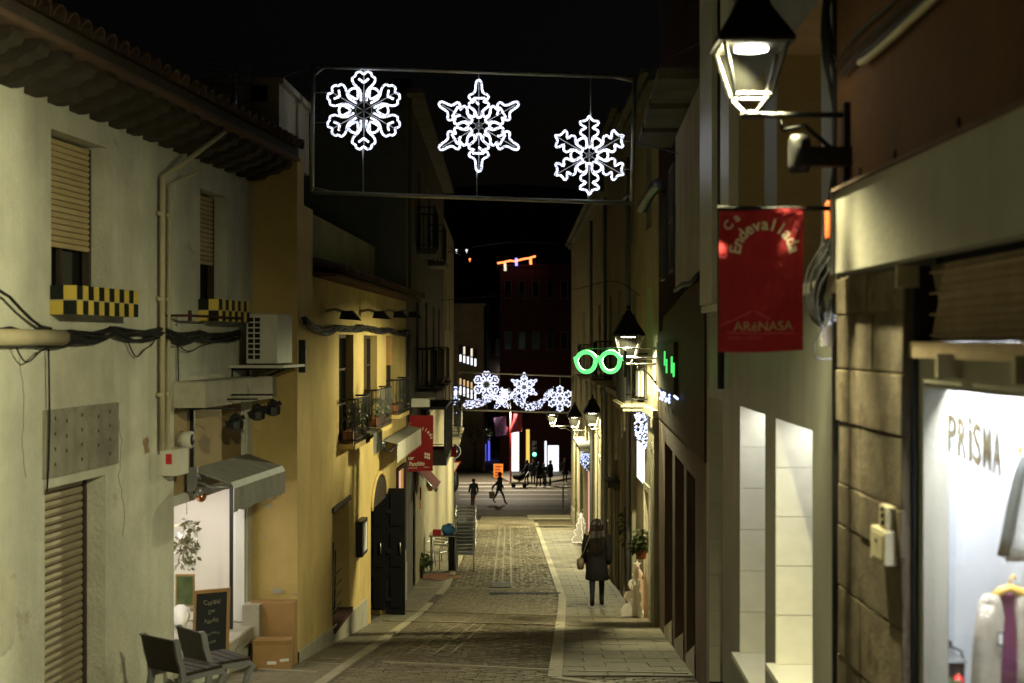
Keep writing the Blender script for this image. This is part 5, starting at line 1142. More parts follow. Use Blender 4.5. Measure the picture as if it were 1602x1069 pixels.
# white plywood trees
def tree_sign(loc,h,label,lit,rot):
    t=thing('wooden_tree',label,'christmas tree',loc,'white cut-out trees',local=True,rot=rot)
    half=[(0,.02),(.29,.02),(.30,.12),(.24,.22),(.16,.25),(.24,.34),(.21,.43),(.12,.46),(.17,.56),(.14,.63),(.07,.65),(.10,.74),(.05,.82),(.035,.83)]
    pr=[(x*h,z*h) for x,z in half]+[(-x*h,z*h) for x,z in half[::-1][:-1]]
    star=[(math.sin(math.pi*i/5)*(.075 if i%2==0 else .03)*h,(.90+math.cos(math.pi*i/5)*(.085 if i%2==0 else .034))*h) for i in range(10)]
    for k in range(2):
        m=MB(); m.prism(pr,-.01,.01)
        if k: m.v=[Vector((v.y,v.x,v.z)) for v in m.v]
        o=m.part('panel',M['tree_sign'],t)
        if lit:
            m=MB(); P=[(x,-.016,z) for x,z in pr]; P=[Vector(p) for p in P]
            if k: P=[Vector((p.y,p.x,p.z)) for p in P]
            m.tube(P,.011,5,closed=True); m.part('light_rope',M['cream_lit'],o)
    m=MB(); m.prism(star,-.012,.012); m.part('star',M['tree_sign' if not lit else 'cream_lit'],t)
    m=MB(); m.tube([(0,0,.8*h),(0,0,.88*h)],.008,5); m.part('stem',M['tree_sign'],t)
    return t
p=G(997,966); tree_sign(p+Vector((0,0,.01)),1.0,'white wooden cut-out tree standing by the glowing doorway, nearer one',False,.25)
p=G(909,850); tree_sign(p+Vector((0,0,.01)),1.0,'white wooden cut-out tree outlined in lights, farther one',True,.2)
# potted plant by the doorway
p=R3.w(R3.u(1014),.12,-3.55); t=thing('wall_plant','dark potted plant on a ledge beside the glowing doorway','plant',p); m=MB(); m.lathe([(.08,-.12),(.11,.05),(.10,.05)],p,10); m.part('pot',M['pot'],t); foliage('leaves',t,p+Vector((-.02,0,.2)),.16,.16,.2,80,.16,['leaf'],41)
p=R3.w(R3.u(983),.1,-3.7); t=thing('wall_plant','leafy creeper on the old wall in front of the woman','plant',p); foliage('leaves',t,p,.08,.2,.35,45,.13,['leaf'],42); m=MB(); m.tube([p+Vector((.05,0,-1.2)),p+Vector((.03,.05,-.4)),p+Vector((.03,0,.4))],.015,5); m.part('stem',M['bark'],t)
# ------------------------------------------------------------------ left houses beyond the yellow one
def q_(fac,pa,pb,ya,yb): u0,u1=fac.u(pa),fac.u(pb); pm_=(pa+pb)/2; return (u0,u1,fac.z(pm_,yb),fac.z(pm_,ya))
lh=thing('tall_house','tall dark house with balconies behind the bar banner','house',L3.w(8,0,gz(36)))
ops=[(L3.u(646),L3.u(657),L3.g(L3.u(652))-.4,L3.z(651,762),.3)]; upw=[(3.4,4.5,-1.1,1.0,.2),(7.4,8.5,-1.1,1.0,.2),(11.4,12.5,-1.1,1.0,.2),(15,16.1,-1.1,1.0,.2),(4,5.1,2.2,4.0,.2),(9,10.1,2.2,4.0,.2),(14,15.1,2.2,4.0,.2)]
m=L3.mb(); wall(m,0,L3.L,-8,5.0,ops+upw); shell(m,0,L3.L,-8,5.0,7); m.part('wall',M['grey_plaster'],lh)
m=L3.mb(); m.box(2.9,L3.L,.003,.03,-8,-1.9); m.part('stone_base',M['cream_plaster'],lh)
m=L3.mb(); m.quad((ops[0][0],-.28,-8),(ops[0][1],-.28,-8),(ops[0][1],-.28,ops[0][3]),(ops[0][0],-.28,ops[0][3])); m.part('doorway',M['dark_room'],lh)
for w_ in upw: pane_window(lh,L3,w_[0],w_[1],w_[2],w_[3],-.13,'dark_wood','window_dark',1,2)
for u,z in ((3.0,-1.12),(11.0,-1.12),(7,-1.12),(3.6,2.1),(8.6,2.1)): balcony(lh,L3,u,u+1.9,z,.45,.95,slabmat='grey_plaster')
m=L3.mb(); m.box(0,L3.L,.002,.35,5.0,5.1); m.part('cornice',M['grey_plaster'],lh)
m=L3.mb(); m.box(.6,1.0,-.3,.06,1.0,5.4); m.part('brick_pier',M['terracotta'],lh)
# glazed green balcony box and awning of the bar
u=5.2; t=thing('glazed_balcony','dark green glazed balcony box beside the bar banner','balcony',L3.w(u,.3,-2.7))
m=L3.mb(); m.box(u,u+4.2,.033,.62,-2.95,-2.82); m.box(u,u+4.2,.033,.6,-1.62,-1.55)
for i in range(5): m.box(u+4.2*i/4-.03,u+4.2*i/4+.03,.56,.62,-2.82,-1.62)
m.part('frame',M['black_metal'],t)
for i in range(4): m=L3.mb(); m.quad((u+.05+1.05*i,.58,-2.8),(u+1.0+1.05*i,.58,-2.8),(u+1.0+1.05*i,.58,-1.64),(u+.05+1.05*i,.58,-1.64)); m.part('pane',M['window_dark'],t)
u=2.2; t=thing('bar_awning','small maroon awning over the bar door','awning',L3.w(u,.2,-2.9)); m=L3.mb(); m.add([(u,.02,-2.7),(u+2.2,.02,-2.7),(u+2.2,.5,-3.25),(u,.5,-3.25)],[(0,1,2,3)]); m.part('canvas',M['red_cloth_dark'],t); m=L3.mb(); m.tube([(u,.5,-3.25),(u+2.2,.5,-3.25)],.02,6); m.tube([(u,.02,-2.72),(u,.5,-3.24)],.015,6); m.part('bar',M['steel'],t)
u=8.6; t=thing('bar_sign','small maroon board sign sticking out beyond the bar banner','sign',L3.w(u,.3,-3)); m=L3.mb(); m.box(u,u+.05,.04,.75,-3.02,-2.74); m.part('board',M['red_cloth_dark'],t); m=L3.mb(); m.tube([(u+.02,.03,-2.7),(u+.02,.75,-2.7)],.012,5); m.part('arm',M['black_metal'],t)
u=.9; t=thing('wall_light_box','cream box light fitting on the wall above the bar banner','light fitting',L3.w(u,.2,-1.3)); m=L3.mb(); m.bev(u,u+.3,.05,.42,-1.36,-1.18,.02); m.part('case',M['ac_white'],t); m=L3.mb(); m.tube([(u+.1,.0,-1.2),(u+.1,.1,-1.25)],.02,6); m.part('arm',M['black_metal'],t)
# posters by the bar door
t=thing('poster_board','stack of red and white posters on the wall beside the bar door','poster',L3.w(3.1,.05,-4)); q=[(647,659,763,783,'sign_red'),(647,659,786,796,'poster_orange'),(647,659,797,808,'label_white')]
for a,b,ya,yb,mt in q:
    dq=33.0; P=W(a,ya,dq);Q=W(b,yb,dq); m=MB(); m.box(P.x,Q.x,dq,dq+.03,Q.z,P.z); m.part('poster',M[mt],t)
m=MB(); P=W(651,760,33.03);Q=W(655,884,33.03); m.box(P.x,Q.x,33.031,33.06,Q.z,P.z); m.part('post',M['black_metal'],t)
# bar banner
t,S2,w,h=banner('street_banner','maroon banner with the street and bar names above the terrace',634,678,650,738,29.3,'red_cloth_dark',-2.2,.02,2.1)
def pb(px,py): return S2((px-634)/44.,(py-650)/88.,.012)
m=MB(); arc_text(m,'Endevallada',7.5,(657,690),17,R(168),R(14),lambda x,y: pb(x,2*690-y),.015); arc_text(m,'Carrer',4.6,(657,690),30,R(160),R(118),lambda x,y: pb(x,2*690-y)); text(m,'bar',8.5,lambda x,y: pb(643+x,719-y),.01); text(m,'Panchito',9.5,lambda x,y: pb(653+x*1.0,729-y),.02,.72)
text(m,'BODEGA BAR',2.6,lambda x,y: pb(647,0) if False else pb(646+x*.9,733-y)); text(m,'MENJARS',2.6,lambda x,y: pb(668+x*.9,733-y))
for i in range(3):
    for j in range(2): c=(666+i*3.2,711+j*5+i*.8); m.add([pb(c[0]-1.2,c[1]-2),pb(c[0]+1.4,c[1]-2.6),pb(c[0]+1.2,c[1]+1.6),pb(c[0]-1.2,c[1]+2)],[(0,1,2,3)])
m.part('lettering',M['letter_cream'],t)
L3b=Fac((-2.3,48.2),(-2.45,60),'L')
t=thing('tall_house','last house on the left with a pale balcony slab above the traffic signs','house',L3b.w(5,0,gz(54))); up2=[(1,2.2,-3.2,-1.2,.2),(5,6.2,-3.2,-1.2,.2),(1,2.2,.4,2.4,.2),(5,6.2,.4,2.4,.2)]
m=L3b.mb(); wall(m,0,L3b.L,-9,4.2,up2); shell(m,0,L3b.L,-9,4.2,7); m.part('wall',M['cream_plaster'],t)
for w_ in up2: pane_window(t,L3b,w_[0],w_[1],w_[2],w_[3],-.13,'dark_wood','window_dark',1,2)
balcony(t,L3b,.6,2.6,-3.3,.5,1.2,slab=.25); balcony(t,L3b,4.6,6.6,-3.3,.5,1.0)
# ------------------------------------------------------------------ terrace: stacked chairs, table, plants
def chair(loc,rot,label,grp,proto=[None]):
    if proto[0] is None:
        t=thing('terrace_chair',label,'chair',loc,grp,local=True,rot=rot)
        for s in (-1,1):
            m=MB(); m.tube([(s*.22,.2,0),(s*.22,.2,.43),(s*.24,.18,.62),(s*.26,.0,.66),(s*.25,-.18,.68),(s*.24,-.24,.82)],.014,6); m.part('front_leg',M['steel'],t)
            m=MB(); m.tube([(s*.2,-.26,0),(s*.21,-.2,.43),(s*.24,-.24,.82)],.014,6); m.part('back_leg',M['steel'],t)
        m=MB(); m.bev(-.21,.21,-.2,.2,.42,.445,.008); m.part('seat',M['steel'],t)
        sl=MB(); sl.add([(-.24,0,-.02),(0,-.05,-.02),(.24,0,-.02),(.24,0,.02),(0,-.05,.02),(-.24,0,.02)],[(0,1,4,5),(1,2,3,4)]); me=sl.mesh('back_slat',M['steel'])
        for i in range(4): piece('back_slat',me,t,(0,-.225-.012*i,.56+.075*i))
        proto[0]=t; return t
    return dup(proto[0],loc,label,rot,grp)
p=G(728,893)
nm=['bottom','second','third','fourth','fifth','sixth','seventh','eighth','ninth','top']
for i in range(10): chair(p+Vector((0,.012*i,.085*i)),R(180),'%s metal chair of the tall stack in the road, counted upwards'%nm[i],'stacked terrace chairs')
p=G(683,890); chair(p,R(150),'metal terrace chair facing the table, nearest the wall','terrace chairs')
chair(G(690,880)+Vector((.3,.4,0)),R(-30),'metal terrace chair tucked behind the loaded table','terrace chairs')
p=G(694,893); t=thing('terrace_table','square metal terrace table loaded with things','table',p); m=MB(); m.bev(p.x-.36,p.x+.36,p.y-.3,p.y+.3,p.z+.88,p.z+.91,.008); m.part('tabletop',M['steel'],t)
for sx in (-.3,.3):
    for sy in (-.24,.24): m=MB(); m.tube([(p.x+sx,p.y+sy,gz(p.y+sy)),(p.x+sx,p.y+sy,p.z+.88)],.02,6); m.part('leg',M['grey_steel'],t)
z=p.z+.91
def blob(c,r,sx,sy,sz,seed):
    rr=random.Random(seed); m=MB(); m.sph(c,r,10,7,sx,sy,sz)
    for v in m.v: v+=Vector((rr.uniform(-1,1),rr.uniform(-1,1),rr.uniform(-1,1)))*r*.24
    return m
m=blob(Vector((p.x+.12,p.y,z+.11)),.17,1,1,.75,1); t=m.top('plastic_bag',M['blue_plastic'],'crumpled blue plastic bag on the terrace table','bag')
m=MB(); m.bev(p.x-.26,p.x-.06,p.y-.2,p.y,z+.002,z+.12,.01); t=m.top('red_box',M['red_plastic'],'small red box on the terrace table','box'); 
m=MB(); m.lathe([(.04,0),(.05,.05),(.02,.06)],(p.x+.28,p.y-.15,z+.002),10); m.top('ashtray',M['steel'],'shiny ashtray at the edge of the terrace table','ashtray')
# black post beside the table
p=G(707,893); m=MB(); m.lathe([(.09,0),(.09,.95),(.07,1.0),(.02,1.02)],p,12); m.lathe([(.1,.82),(.1,.86)],p,12); m.top('bollard',M['black_metal'],'thick black post beside the terrace table','bollard')
p=G(652,905); t=thing('terrace_plant','low green plant at the corner of the yellow house','plant',p); m=MB(); m.lathe([(.14,0),(.19,.3),(.17,.3)],p,12); m.part('pot',M['black_metal'],t); foliage('leaves',t,p+Vector((.05,0,.42)),.25,.3,.2,160,.18,['leaf'],61)
p=G(690,903); m=MB(); rr=random.Random(6); n_=16; m.add([(p.x+.5*rr.uniform(.7,1.1)*math.cos(2*math.pi*i/n_),p.y+.9*rr.uniform(.7,1.1)*math.sin(2*math.pi*i/n_),0) for i in range(n_)],[tuple(range(n_))])
for v in m.v: v.z=gz(v.y)+.012
o_=m.top('ground_mat',M['pot'],'worn reddish mat on the paving below the terrace table','mat')
t=thing('hanging_plant','small hanging plant pot on the pale wall by the signs','plant',W(673,762,36)); p=W(673,762,36); m=MB(); m.lathe([(.06,-.1),(.1,.06),(.09,.06)],p,10); m.part('pot',M['pot'],t); m=MB(); m.tube([p,p+Vector((-.25,.1,.25))],.01,5); m.part('bracket',M['black_metal'],t); foliage('leaves',t,p+Vector((0,0,.12)),.15,.12,.1,50,.12,['leaf'],63)
# ------------------------------------------------------------------ traffic sign post and bollards
b=G(711,808); d=b.y; t=thing('traffic_sign','round blue arrow sign above an inverted triangle sign on a post','traffic sign',b)
m=MB(); m.tube([b,(b.x,d,W(0,694,d).z)],.05,8); m.part('post',M['grey_steel'],t)
def disc(c,r,mat,name,y,n_=24): m=MB(); m.tube([(c.x,y,c.z),(c.x,y+.012,c.z)],r,n_); return m.part(name,M[mat],t)
c=W(709.5,706,d-.1); disc(c,.33,'label_white','sign_rim',d-.11); f_=disc(c,.305,'sign_blue','sign_face',d-.125)
m=MB(); m.add([(c.x+x*.2,d-.128,c.z+z_*.2) for x,z_ in ((-1,-.22),(.1,-.22),(.1,-.62),(1.05,0),(.1,.62),(.1,.22),(-1,.22))],[tuple(range(7))]); m.part('arrow',M['letter_cream'],t)
c=W(709,731,d-.1)
for r_,mt,y in ((.36,'sign_red',d-.11),(.27,'letter_cream',d-.114)):
    m=MB(); m.prism([(c.x-r_,c.z+r_*.72),(c.x+r_,c.z+r_*.72),(c.x,c.z-r_)],y-.006,y); m.part('triangle_face',M[mt],t)
c=W(711,753,d-.05); m=blob(Vector((c.x,d-.08,c.z)),.22,.85,.6,2.0,3); m.part('cover_bag',M['black_metal'],t)
for k,(px,py,hh,r_,l) in enumerate(((739,806,.95,.07,'black bollard in front of the child at the crossing'),(702,800,.95,.07,'black bollard behind the traffic sign post'),(881,807,1.35,.035,'thin tall post at the right end of the crossing'))):
    p=G(px,py); m=MB(); m.lathe([(r_*1.3,0),(r_*1.3,.06),(r_,.08),(r_,hh-.08),(r_*1.15,hh-.06),(r_*.9,hh),(r_*.2,hh+.03)],p,12); m.top('bollard',M['black_metal'],l,'bollard')
# crossing
for k,py in enumerate((797,789.5,782,775,768.5,762.5,757)):
    p=G(722-k*1.5,py); q=G(888,py); wd=.55; m=MB(); vs=[]
    a=p.y; m.add([(p.x,a,gz(a)+.008),(q.x,a,gz(a)+.008),(q.x,a+wd*1.2,gz(a+wd*1.2)+.008),(p.x,a+wd*1.2,gz(a+wd*1.2)+.008)],[(0,1,2,3)]); m.top('crossing_stripe',M['paint'],kind='structure')
p=G(825,812); q=G(890,812); m=MB(); m.bev(p.x,q.x+.2,p.y,p.y+1.2,gz(p.y)-.1,gz(p.y)+.03,.02); m.top('kerb_ramp',M['slab_light'],kind='structure')
# far pavement with kerb where the young trees stand
m=MB(); z=gz(100); poly=[W(727,0,112),W(800,0,93),W(850,0,93),W(900,0,97),W(900,0,140),W(720,0,140)]
n_=len(poly); m.add([(p.x,p.y,z+.13) for p in poly]+[(p.x,p.y,z-.1) for p in poly],[tuple(range(n_))]+[(i,n_+i,n_+(i+1)%n_,(i+1)%n_) for i in range(n_)]); m.top('far_pavement',M['slab_light'],kind='structure')
# ------------------------------------------------------------------ far buildings
def block(name,label,x0,x1,y0,y1,z1,mat,cat='building'):
    t=thing(name,label,cat,((x0+x1)/2,y0,-9.4)); m=MB(); m.box(x0,x1,y0,y1,-9.5,z1); m.part('wall',M[mat],t)
    m=MB(); m.box(x0-.2,x1+.2,y0-.25,y1,z1,z1+.18); m.part('cornice',M[mat],t); return t
def fwin(t,px0,px1,py0,py1,d,mat,fr_='grey_plaster',name='window'):
    a=W(px0,py1,d); b=W(px1,py0,d); y=d-.02; f=.06; m=MB(); m.box(a.x-f,b.x+f,y-.05,y+.01,b.z,b.z+f); m.box(a.x-f,b.x+f,y-.05,y+.01,a.z-f,a.z); m.box(a.x-f,a.x,y-.05,y+.01,a.z,b.z); m.box(b.x,b.x+f,y-.05,y+.01,a.z,b.z); o=m.part(name,M[fr_],t)
    m=MB(); m.box(a.x,b.x,y-.012,y+.005,a.z,b.z); m.part('pane',M[mat],o); return o
rb=block('red_building','dark red corner building with bright shop windows beyond the crossing',W(782,0,101).x,W(935,0,101).x,101,115,5.3,'red_plaster')
fwin(rb,798,812,672,738,101,'white_lit'); fwin(rb,823,828.5,672,724,101,'yellow_lit'); fwin(rb,857,874,697,758,101,'white_lit',name='doorway')
fwin(rb,852,855,690,758,101,'white_lit')
for k in range(5):
    px=790+k*22
    for py in (440,520): fwin(rb,px,px+9,py,py+26,101,'window_dark')
m=MB(); a=W(796,668,100.7); b=W(816,662,100.7); m.box(a.x,b.x,99.9,100.95,a.z,b.z); m.part('canopy',M['dark_wood'],rb)
lb=block('pale_building','pale building with two rows of narrow lit windows at the far left',W(655,0,104).x,W(757,0,104).x,104,120,2.6,'cream_plaster')
for k in range(5):
    px=719+k*5.8
    fwin(lb,px,px+3,541+k*1.5,553+k*1.6,104,'cream_lit' if k in (1,3) else 'curtain_dim'); fwin(lb,px,px+3,555+k*1.6,566+k*1.8,104,'white_lit')
    fwin(lb,px,px+2.8,592+k*2,602+k*2,104,'warm_lit' if k<4 else 'curtain_dim'); fwin(lb,px,px+2.8,604+k*2,618+k*2,104,'white_lit')
mbk2=block('dark_building','dark building closing the side street with a white lit vertical sign',W(752,0,122).x,W(800,0,122).x,122,132,4.0,'brown_plaster')
for px,py in ((760,470),(775,470),(760,530),(775,530)): fwin(mbk2,px,px+7,py,py+28,122,'window_dark')
for a,b,c,e in ((784,789,584,603),(784.5,785.8,573,582),(784.5,789,580.5,582.5)):
    P=W(a,e,121.5);Q=W(b,c,121.5); m=MB(); m.box(P.x,Q.x,121.4,121.9,P.z,Q.z); m.part('lit_sign',M['white_lit'],mbk2)
for k,(px0,px1,y,ptop,mat,l) in enumerate(((700,760,150,455,'brown_plaster','dim house far up the hill behind the pale building'),(700,705,60.5,520,'grey_plaster',''),(756,800,140,415,'brown_plaster','dim tall house up the hill behind the red building, left of its roof'),(815,905,150,365,'grey_plaster','dim broad house up the hill above the red building'),(880,990,112,330,'grey_plaster','dark building behind the houses on the right side of the street'))):
    if not l: continue
    a=W(px0,0,y).x;b=W(px1,0,y).x; zt=W(0,ptop,y).z; t=thing('hill_house',l,'house',((a+b)/2,y,-9.4),'houses up the hill'); m=MB(); m.box(a,b,y,y+9,-9.5,zt); m.part('wall',M[mat],t)
    m=MB(); e=.3; m.add([(a-e,y-e,zt),(b+e,y-e,zt),(b+e,y+9+e,zt),(a-e,y+9+e,zt),((a+b)/2-(b-a)*.2,y+4.5,zt+1.6),((a+b)/2+(b-a)*.2,y+4.5,zt+1.6)],[(0,1,5,4),(1,2,5),(2,3,4,5),(3,0,4),(0,3,2,1)]); m.part('roof',M['terracotta'],t)
    nw=max(2,int((b-a)/2.2))
    for i in range(nw):
        for r_ in range(3):
            c=a+(b-a)*(i+.5)/nw; z=zt-1.9-2.9*r_; m=MB(); m.box(c-.4,c+.4,y-.03,y+.02,z-.6,z+.6); m.part('window',M['window_dark'],t)
m=MB(); vs=[];n_=40; rr=random.Random(4)
for j,(y,hz) in enumerate(((155,-9.5),(210,9),(300,26),(420,40))):
    for i in range(n_+1): x=-160+320*i/n_; vs.append((x*(1+j*.25),y,hz+(rr.uniform(-2,2)+4*math.sin(x*.03+1))*(j>0)*j*.5))
m.add(vs,[(j*(n_+1)+i,j*(n_+1)+i+1,(j+1)*(n_+1)+i+1,(j+1)*(n_+1)+i) for j in range(3) for i in range(n_)],True); m.top('hill',M['terrain'],kind='structure')
for k,(px,py,mt,l) in enumerate(((714,392,'white_lit','tiny white house light on the dark hill, leftmost'),(730,392,'white_lit','tiny white house light on the dark hill, right beside another'),(735,406,'orange_led','tiny orange house light on the dark hill'))):
    p=W(px,py,146); m=MB(); m.lathe([(.02,-.3),(.02,-.1),(.1,-.08),(.1,.08),(.02,.12)],p,8); m.top('hill_light',M[mt],l,'light')
# orange light string on the red roof
t=thing('roof_lights','orange light string with three hanging pendants on the red roof','string lights',W(778,418,100)); m=MB(); m.tube([W(778,412,100),W(788,410.5,100),W(798,408,100),W(806,409,100),W(818,405.5,100),W(828,404,100),W(838,401,100)],.07,6); m.part('string',M['orange_led'],t)
for px,y0,y1,mt in ((790,412,424,'cream_lit'),(807.5,404,416,'blue_led'),(830,405,414,'orange_led')): m=MB(); m.tube([W(px,y0,100),W(px+.5,y1,100)],.09,6); m.part('pendant',M[mt],t)
for px in (779,837): m=MB(); m.tube([W(px,415,100.2),(W(px,0,100.2).x,100.2,W(0,401,100.2).z)],.04,5); m.tube([(W(px,0,100.2).x,100.2,5.0),W(px,405,100.2)],.04,5); m.part('pole',M['black_metal'],t)
# ------------------------------------------------------------------ light frames over the street
def flake(kind,c,r,d,mat,tr,label,grp,par=None):
    t=thing('light_snowflake',label,'snowflake light',c,grp,local=True)
    def loop(pts,closed=True):
        m=MB(); P=[]
        Q=[Vector((x*r,0,z*r)) for x,z in pts]; n_=len(Q)
        for i in range(n_ if closed else n_-1):
            a,b=Q[i],Q[(i+1)%n_]
            for j in range(3): P.append(a.lerp(b,j/3))
        if not closed: P.append(Q[-1])
        # soften the corners
        K=len(P); P=[(P[i-1]+P[i]*2+P[(i+1)%K])/4 if closed or 0<i<K-1 else P[i] for i in range(K)]
        m.tube(P,tr*random.uniform(.95,1.05),6,closed=closed); m.part('light_rope',M[mat],t)
    def rot(pts,a): ca,sa=math.cos(a),math.sin(a); return [(x*ca-y*sa,x*sa+y*ca) for x,y in pts]     # arm points along +x = outwards
    def mir(h): return h+[(x,-y) for x,y in h[::-1] if abs(y)>1e-6]
    for k in range(6):
        a=math.pi/2+k*math.pi/3
        if kind=='A':
            loop(rot([(.24,.07),(.50,.07),(.68,.27),(.82,.30),(.87,.20),(.94,.20),(.99,.09),(.90,.0),(.99,-.09),(.94,-.20),(.87,-.20),(.82,-.30),(.68,-.27),(.50,-.07),(.24,-.07)],a),False)
            loop(rot([(.70,.0),(.80,.13)],a),False); loop(rot([(.70,.0),(.80,-.13)],a),False)
            loop(rot([(.29,.0),(.55,.15),(.62,.06),(.62,-.06),(.55,-.15)],a+math.pi/6))
        elif kind=='B':
            loop(rot(mir([(1.0,.0),(.96,.06),(.72,.075),(.66,.22),(.58,.20),(.52,.08),(.50,.22),(.42,.21),(.30,.06),(.18,.05)]),a))
            loop(rot([(.2,.0),(.34,.10),(.5,.0),(.34,-.10)],a+math.pi/6))
            loop(rot([(.46,.0),(.60,.14),(.6,.02),(.6,-.14)],a),False)
        else:
            loop(rot(mir([(1.0,.0),(.86,.07),(.84,.24),(.76,.22),(.68,.06),(.62,.22),(.52,.22),(.44,.07),(.2,.06)]),a))
            loop(rot([(.16,.0),(.36,.14),(.46,.08),(.46,-.08),(.36,-.14)],a+math.pi/6))
    m=MB(); ringr=.2 if kind=='A' else .07
    m.tube([(r*ringr*math.cos(2*math.pi*i/14),0,r*ringr*math.sin(2*math.pi*i/14)) for i in range(14)],tr*.5,5,closed=True)
    m.tube([(0,.02,-r*1.0),(0,.02,r*1.0)],tr*.35,4); m.tube([(-r*.8,.02,-r*.46),(r*.8,.02,r*.46)],tr*.35,4); m.tube([(-r*.8,.02,r*.46),(r*.8,.02,-r*.46)],tr*.35,4); m.part('wire_frame',M['frame_alu'],t)
    return t
def light_frame(cs,d,label,tr,mat):
    P=[W(px,py,d) for px,py in cs]; t=thing('street_decoration',label,'light frame',P[3],'metal frames of the street lights')
    for i in range(4): 
        m=MB(); m.tube([P[i],P[(i+1)%4]],tr,6); m.part('bar',M['frame_alu'],t)
    for i in range(4):
        a=P[i].lerp(P[(i+1)%4],.035); b=P[i].lerp(P[i-1],.08); m=MB(); m.tube([a,b],tr*.6,5); m.part('corner_brace',M['frame_alu'],t)
    return t,P
cs=[(490,104),(993,121),(988,318),(488,301)]; d=18.0
t,P=light_frame(cs,d,'large metal frame with three glowing snowflakes hung across the street',.028,'rope')
for px,y0,y1 in ((571,107,112),(568,234,301),(749,112,126),(746,268,309),(924,118,182),(920,303,315)): m=MB(); m.tube([W(px,y0,d+.02),W(px,y1,d+.02)],.010,5); m.part('hanger',M['frame_alu'],t)
for px0,px1,y in ((488,515,145),(488,515,192),(975,990,221),(975,990,265)): m=MB(); m.tube([W(px0,y,d+.02),W(px1,y,d+.02)],.005,4); m.part('tie',M['frame_alu'],t)
k=d/FPX
flake('A',W(569,173,d),62*k,d,'rope',.0145,'large glowing snowflake with open round centre, left in the near frame','snowflakes of the near frame')
flake('B',W(749,197,d),72*k,d,'rope',.0145,'large glowing pointed snowflake in the middle of the near frame','snowflakes of the near frame')
flake('C',W(922,243,d),63*k,d,'rope',.0145,'large glowing snowflake hanging lowest, right in the near frame','snowflakes of the near frame')
wcable('span_wire','thin wires holding the near light frame to the houses',[(.006,[(395,150,17.2),(440,122,17.6),(490,104,18)]),(.006,[(993,121,18),(1040,95,17.6),(1110,60,15)]),(.006,[(988,221,18),(1060,240,17),(1106,250,13.4)])],cat='wire')
cs=[(717,582),(897,589),(893,646),(716,641)]; d=50.0
t,P=light_frame(cs,d,'small far metal frame with three glowing snowflakes',.03,'rope_far')
k=d/FPX
flake('A',W(761,602,d),21*k,d,'rope_far',.019,'small far snowflake with open centre, left of the far frame','snowflakes of the far frame')
flake('B',W(820,606,d),23*k,d,'rope_far',.019,'small far pointed snowflake in the middle of the far frame','snowflakes of the far frame')
flake('C',W(876,624,d),21*k,d,'rope_far',.019,'small far snowflake at the right of the far frame','snowflakes of the far frame')
for px,y0,y1 in ((761,583,584),(820,585,586),(876,589,604),(761,622,643),(820,628,644)):
    if y1-y0>2: m=MB(); m.tube([W(px,y0,d+.02),W(px,y1,d+.02)],.012,4); m.part('hanger',M['frame_alu'],t)
# garland with star, farther on
d=57.0; t=thing('light_garland','glittering white garland with a big star hung across the far street','string lights',W(785,640,d)); rr=random.Random(12); m=MB()
def gp(s): # swag path
    if s<.45: x=726+(775-726)*s/.45; y=633-22*(1-math.cos(max(0,(x-733)/42)*1.5))*.75
    else: x=795+(865-795)*(s-.45)/.55; q=(x-795)/70; y=614+22*math.sin(math.pi*min(1,q*.98))*1.0+(-4 if q>.8 else 0)
    return x,y
for i in range(520):
    s=rr.random(); x,y=gp(s); m.sph(W(x+rr.uniform(-2,2),y+rr.uniform(-6.5,6.5),d+rr.uniform(-.12,.12)),.022*rr.uniform(.6,1.3),5,3)
m.part('garland_lights',M['rope_far'],t,kind='stuff')
m=MB(); pts=[]
for i in range(260):
    a=rr.uniform(0,2*math.pi); k_=(a-math.pi/2)%(2*math.pi/5); k_=abs(k_-math.pi/5)/(math.pi/5); rad=(7+13*k_**1.3)*math.sqrt(rr.random()); m.sph(W(785+rad*math.cos(a),625-rad*math.sin(a),d-.15+rr.uniform(-.1,.1)),.024*rr.uniform(.6,1.3),5,3)
m.part('star_lights',M['rope_far'],t,kind='stuff')
m=MB(); m.tube([W(700,622,d),W(760,612,d),W(800,611,d),W(868,612,d),W(893,606,d)],.012,5); m.part('wire',M['cable'],t)
d=60.5; t=thing('light_curtain','patch of blue white fairy lights behind the far left balcony','string lights',W(707,640,d),'hanging light curtains'); m=MB()
for i in range(90): m.sph(W(702+rr.uniform(0,17),604+abs(rr.gauss(0,1))*14+rr.uniform(0,8),d+rr.uniform(-.1,.1)),.035*rr.uniform(.6,1.3),5,3)
m.part('bulbs',M['led'],t,kind='stuff'); m=MB(); m.tube([W(700,603,d),W(721,605,d)],.012,4); m.part('wire',M['cable'],t)
for k_,(runs,l) in enumerate((([(.010,[(700,395,40),(790,380,42),(900,382,45)])],'overhead wire across the street below the near light frame'),([(.010,[(690,470,46),(790,462,46),(905,452,46)])],'overhead wire crossing the street in front of the far houses'),([(.010,[(640,360,33),(700,385,40),(720,400,48)])],'overhead wire slanting along the tall dark house'),([(.009,[(905,452,30),(960,440,27),(1000,462,25)])],'overhead wire looping beside the cream house above the glasses sign'))): wcable('overhead_wire',l,runs,cat='wire')
